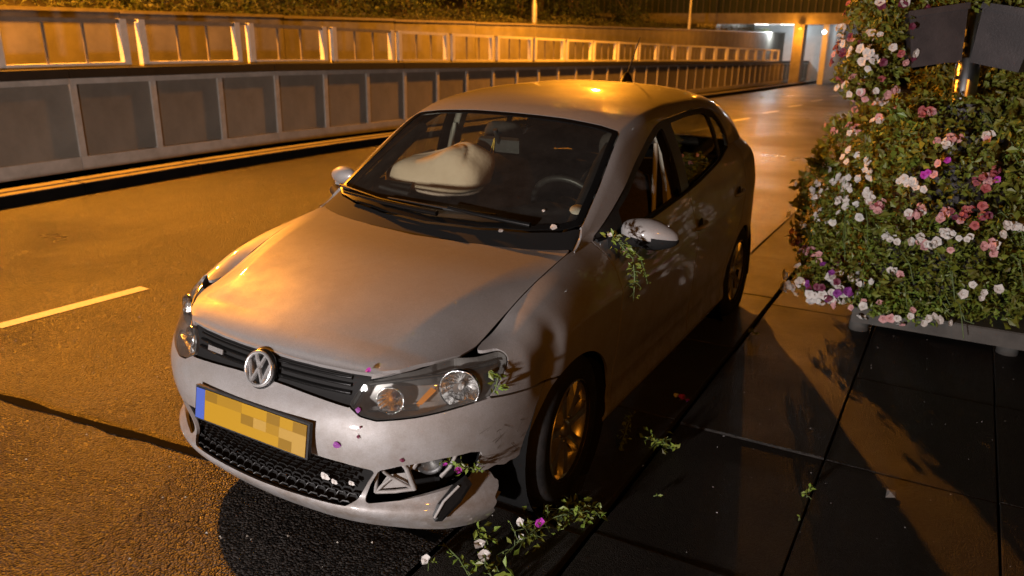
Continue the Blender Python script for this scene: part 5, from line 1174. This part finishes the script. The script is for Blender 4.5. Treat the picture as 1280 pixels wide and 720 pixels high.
# ================================================================== TORN SPRIGS, PETALS AND LITTER
def sprig(lab, pts, nleaf, size, flowers=(), loc=None, group=None, spread=.03, m='leaf_bright', side=2):
    """a torn stem with its leaves and blossoms"""
    P = [Vector(p) for p in pts]; t = thing('flower_sprig', lab, 'flower sprig', tuple(P[0]), group); mb = MB(); mb.tube(P, [.0028]*(len(P)-1) + [.0012], 5)
    seg = []
    for k in range(nleaf):
        u = random.uniform(.05, 1)*(len(P)-1); i = min(int(u), len(P)-2); q = P[i].lerp(P[i+1], u-i); d = Vector((random.gauss(0, 1), random.gauss(0, 1), random.gauss(0, .6))).normalized()*random.uniform(.3, 1)*spread; e = q + d
        if loc == 'ground': e.z = max(e.z, .014)
        seg.append(e)
        if k % 2 == 0: mb.tube([q, q.lerp(e, .6) + Vector((0, 0, .004)), e], .0014, 4)
    mb.obj('stem', M['stem'], t)
    leaf_cloud('leaves', np.array([tuple(e) for e in seg]), size, M[m], up=.6, parent=t, aspect=.5)
    for p, kd, s in flowers:
        o = link('blossom', random.choice(BL[kd]), t, p, euler_to(Vector((random.gauss(0, .4), -.5 + random.gauss(0, .3), .8)))); o.scale = (s,)*3
    return t
GS = 'torn flower sprigs lying round the car'
sprig('leafy green sprig caught behind the left door mirror and hanging down the door', [(.775, 1.17, 1.01), (.82, 1.18, .965), (.865, 1.22, .90), (.872, 1.235, .82), (.875, 1.23, .73)], 90, .026, [((.785, 1.16, 1.0), 'white', .5), ((.835, 1.20, .93), 'pink', .45), ((.845, 1.20, .94), 'pink', .35)], spread=.035)
sprig('thin bent sprig hanging beside the leafy one on the door', [(.85, 1.21, .95), (.885, 1.25, .90), (.895, 1.29, .83), (.893, 1.33, .77)], 16, .018, spread=.02)
sprig('small green sprig stuck to the outer end of the left headlight', [(.735, .33, .72), (.752, .355, .70), (.752, .345, .67), (.748, .335, .645)], 14, .03, spread=.018)
fp = lambda s, z, o: tuple(bodyT(body_pt(s, z, o)[0]))
sprig('pale green sprig with purple petals stuck in the torn fog lamp opening', [fp(.69, .455, .01), fp(.74, .435, .015), fp(.78, .42, .02), fp(.81, .405, .02)], 34, .022, [(fp(.74, .428, .03), 'magenta', .55), (fp(.70, .45, .02), 'magenta', .35), (fp(.77, .43, .02), 'white', .3)], spread=.03)
G = lambda x, y, z=.02: (x, y, z)
sprig('largest heap of leafy stems on the kerb below the torn bumper', [G(.78, .36), G(.82, .50, .05), G(.86, .62, .06), G(.90, .76, .03)], 120, .032, [((.83, .52, .07), 'magenta', .9), ((.76, .50, .06), 'white', .7), ((.80, .44, .05), 'white', .5)], 'ground', GS, .085)
sprig('leafy stem with yellow green leaves reaching from the heap towards the paving', [G(.86, .62, .03), G(.92, .68, .05), G(.95, .76, .03)], 40, .034, (), 'ground', GS, .05)
sprig('low sprig with two white blossoms in front of the leafy heap', [G(.66, .42, .03), G(.71, .34, .04), G(.76, .26, .03), G(.82, .22, .02)], 40, .034, [((.69, .335, .045), 'white', .9), ((.735, .295, .04), 'white', 1.0)], 'ground', GS, .05)
sprig('long bare stem pointing left out of the litter at the kerb', [G(.56, .30, .02), G(.66, .25, .025), G(.76, .18, .02), G(.80, .12, .02)], 16, .034, (), 'ground', GS, .03)
sprig('single white blossom on a bent stem nearest the camera edge', [G(.575, .215, .02), G(.585, .175, .03), G(.60, .15, .02)], 5, .02, [((.565, .185, .03), 'white', .8)], 'ground', GS, .015)
sprig('broad leaved scrap at the near end of the kerb litter', [G(.80, .27, .02), G(.86, .25, .03), G(.90, .22, .02)], 14, .05, (), 'ground', GS, .04)
sprig('upright green sprig leaning against the tyre beside the sill', [G(.845, 1.24, .02), G(.86, 1.27, .09), G(.87, 1.30, .17)], 40, .022, (), None, GS, .03)
sprig('flat star shaped sprig lying on the kerb joint', [G(.93, 1.42, .02), G(.99, 1.38, .035), G(1.05, 1.36, .02)], 46, .032, (), 'ground', GS, .055)
sprig('pink and white blossoms lying on the dark kerb by the sill', [G(.92, 1.86, .02), G(.94, 1.88, .02)], 3, .02, [((.925, 1.87, .03), 'magenta', .8), ((.955, 1.86, .025), 'magenta', .6), ((.89, 1.88, .025), 'white', .6)], 'ground', GS, .02)
sprig('tiny weed growing in the long joint of the pavement', [G(1.625, 1.30, .0), G(1.63, 1.31, .03), G(1.64, 1.30, .05)], 12, .022, (), None, GS, .02)
sprig('tiny weed growing in the paving joint nearer the camera', [G(1.63, 1.12, .0), G(1.63, 1.13, .02)], 6, .02, (), None, GS, .015)
sprig('scrap of leaf on the paving slab beside the kerb joint', [G(1.10, .98, .012), G(1.12, .99, .02)], 4, .02, (), 'ground', GS, .012)
sprig('bit of green litter near the rear wheel', [G(.98, 3.02, .012), G(1.03, 2.98, .02)], 9, .025, (), 'ground', GS, .03)
def petal(lab, p, n, m, r=.014):
    n = Vector(n).normalized(); a = n.orthogonal().normalized(); b = n.cross(a); mb = MB(); k = 8; rp_ = random.Random(int(p[0]*1e4))
    vs = [Vector(p) + n*.004] + [Vector(p) + a*math.cos(2*math.pi*i/k)*r*rp_.uniform(.6, 1.1) + b*math.sin(2*math.pi*i/k)*r*rp_.uniform(.6, 1.1) + n*rp_.uniform(.0005, .006) for i in range(k)]
    mb.add(vs, [(0, 1+i, 1+(i+1) % k) for i in range(k)]); o = mb.obj('petal', M[m], None, p); return tag(o, lab, 'petal', 'petals stuck to the car')
def bp(lab, s, z, m, r): p, nn = body_pt(s, z, .0015); petal(lab, tuple(bodyT(p)), tuple(bodyN(nn)), m, r)
bp('purple petal on the bumper right of the number plate', .352, .495, 'purple_petal', .016); bp('small dark petal on the bumper below the headlight corner', .425, .535, 'wine_petal', .007); bp('tiny dark speck of petal under the headlight', .43, .565, 'wine_petal', .005)
bp('dark petal just above the torn fog opening', .565, .462, 'wine_petal', .009)
petal('pink petal on the lip of the bonnet above the grille end', tuple(bodyT(np.array((.415, .118, .738)))), (.2, -.5, .9), 'magenta_petal', .011); bp('purple petal inside the lower corner of the headlight', .415, .612, 'purple_petal', .010)
for lab, s, z, k in (('crumpled white blossom stuck in the lower grille mesh', .285, .350, .8), ('second white blossom beside it lower in the grille mesh', .318, .335, .55), ('small white scrap at the right end of the grille mesh', .385, .345, .5)):
    p, nn = body_pt(s, z, .006); o = link('blossom', BL['white'][1], None, tuple(bodyT(p)), euler_to(bodyN(nn))); o.scale = (k,)*3; tag(o, lab, 'blossom', 'white blossoms in the grille')
petal('pale leaf scrap under the near wiper', tuple(on_ws(.36, 1.03, .006)), (0, -.4, .9), 'white_petal', .016); petal('white scrap lower on the dark scuttle by the left pillar', tuple(on_ws(.55, 1.13, .006)), (0, -.4, .9), 'white_petal', .018); petal('white fleck on the windscreen in front of the wheel', tuple(on_ws(.47, 1.19, .004)), (0, -.45, .89), 'white_petal', .009)
mb = MB(); p = (1.915, 1.471, .014); mb.add([(1.90, 1.44, .013), (1.935, 1.455, .016), (1.93, 1.50, .020), (1.90, 1.515, .014), (1.915, 1.475, .024)], [(0, 1, 4), (1, 2, 4), (2, 3, 4), (3, 0, 4)]); tag(mb.obj('fallen_leaf', M['bare'], None, p), 'pale dry leaf lying on the dark paving at the right', 'leaf')

def specks(name, x0, x1, y0, y1, n, size, m, z=.012):
    """tiny angular grains lying on the ground"""
    P = np.stack([RNG.uniform(x0, x1, n), RNG.uniform(y0, y1, n), np.zeros(n)], 1); P[:, 2] = zr(P[:, 1]) + z; s = size*RNG.uniform(.4, 1.5, n)[:, None, None]
    T = np.array([[1, 0, 0], [-.5, .87, 0], [-.5, -.87, 0], [0, 0, .9]])[None]*s; a = RNG.uniform(0, 6.28, n); c, q = np.cos(a)[:, None], np.sin(a)[:, None]
    V = np.stack([T[..., 0]*c - T[..., 1]*q, T[..., 0]*q + T[..., 1]*c, T[..., 2]], -1) + P[:, None]; k = np.arange(n)[:, None]*4
    stuff(link(name, np_mesh(name, V.reshape(-1, 3), np.concatenate([k+[0, 1, 3], k+[1, 2, 3], k+[2, 0, 3]]), m, smooth=False)))
specks('grit', .56, 4.4, -.8, 6.5, 600, .0028, M['bare']); specks('gravel', -6.2, .5, -.6, 9, 1600, .0045, M['beam'], .002)
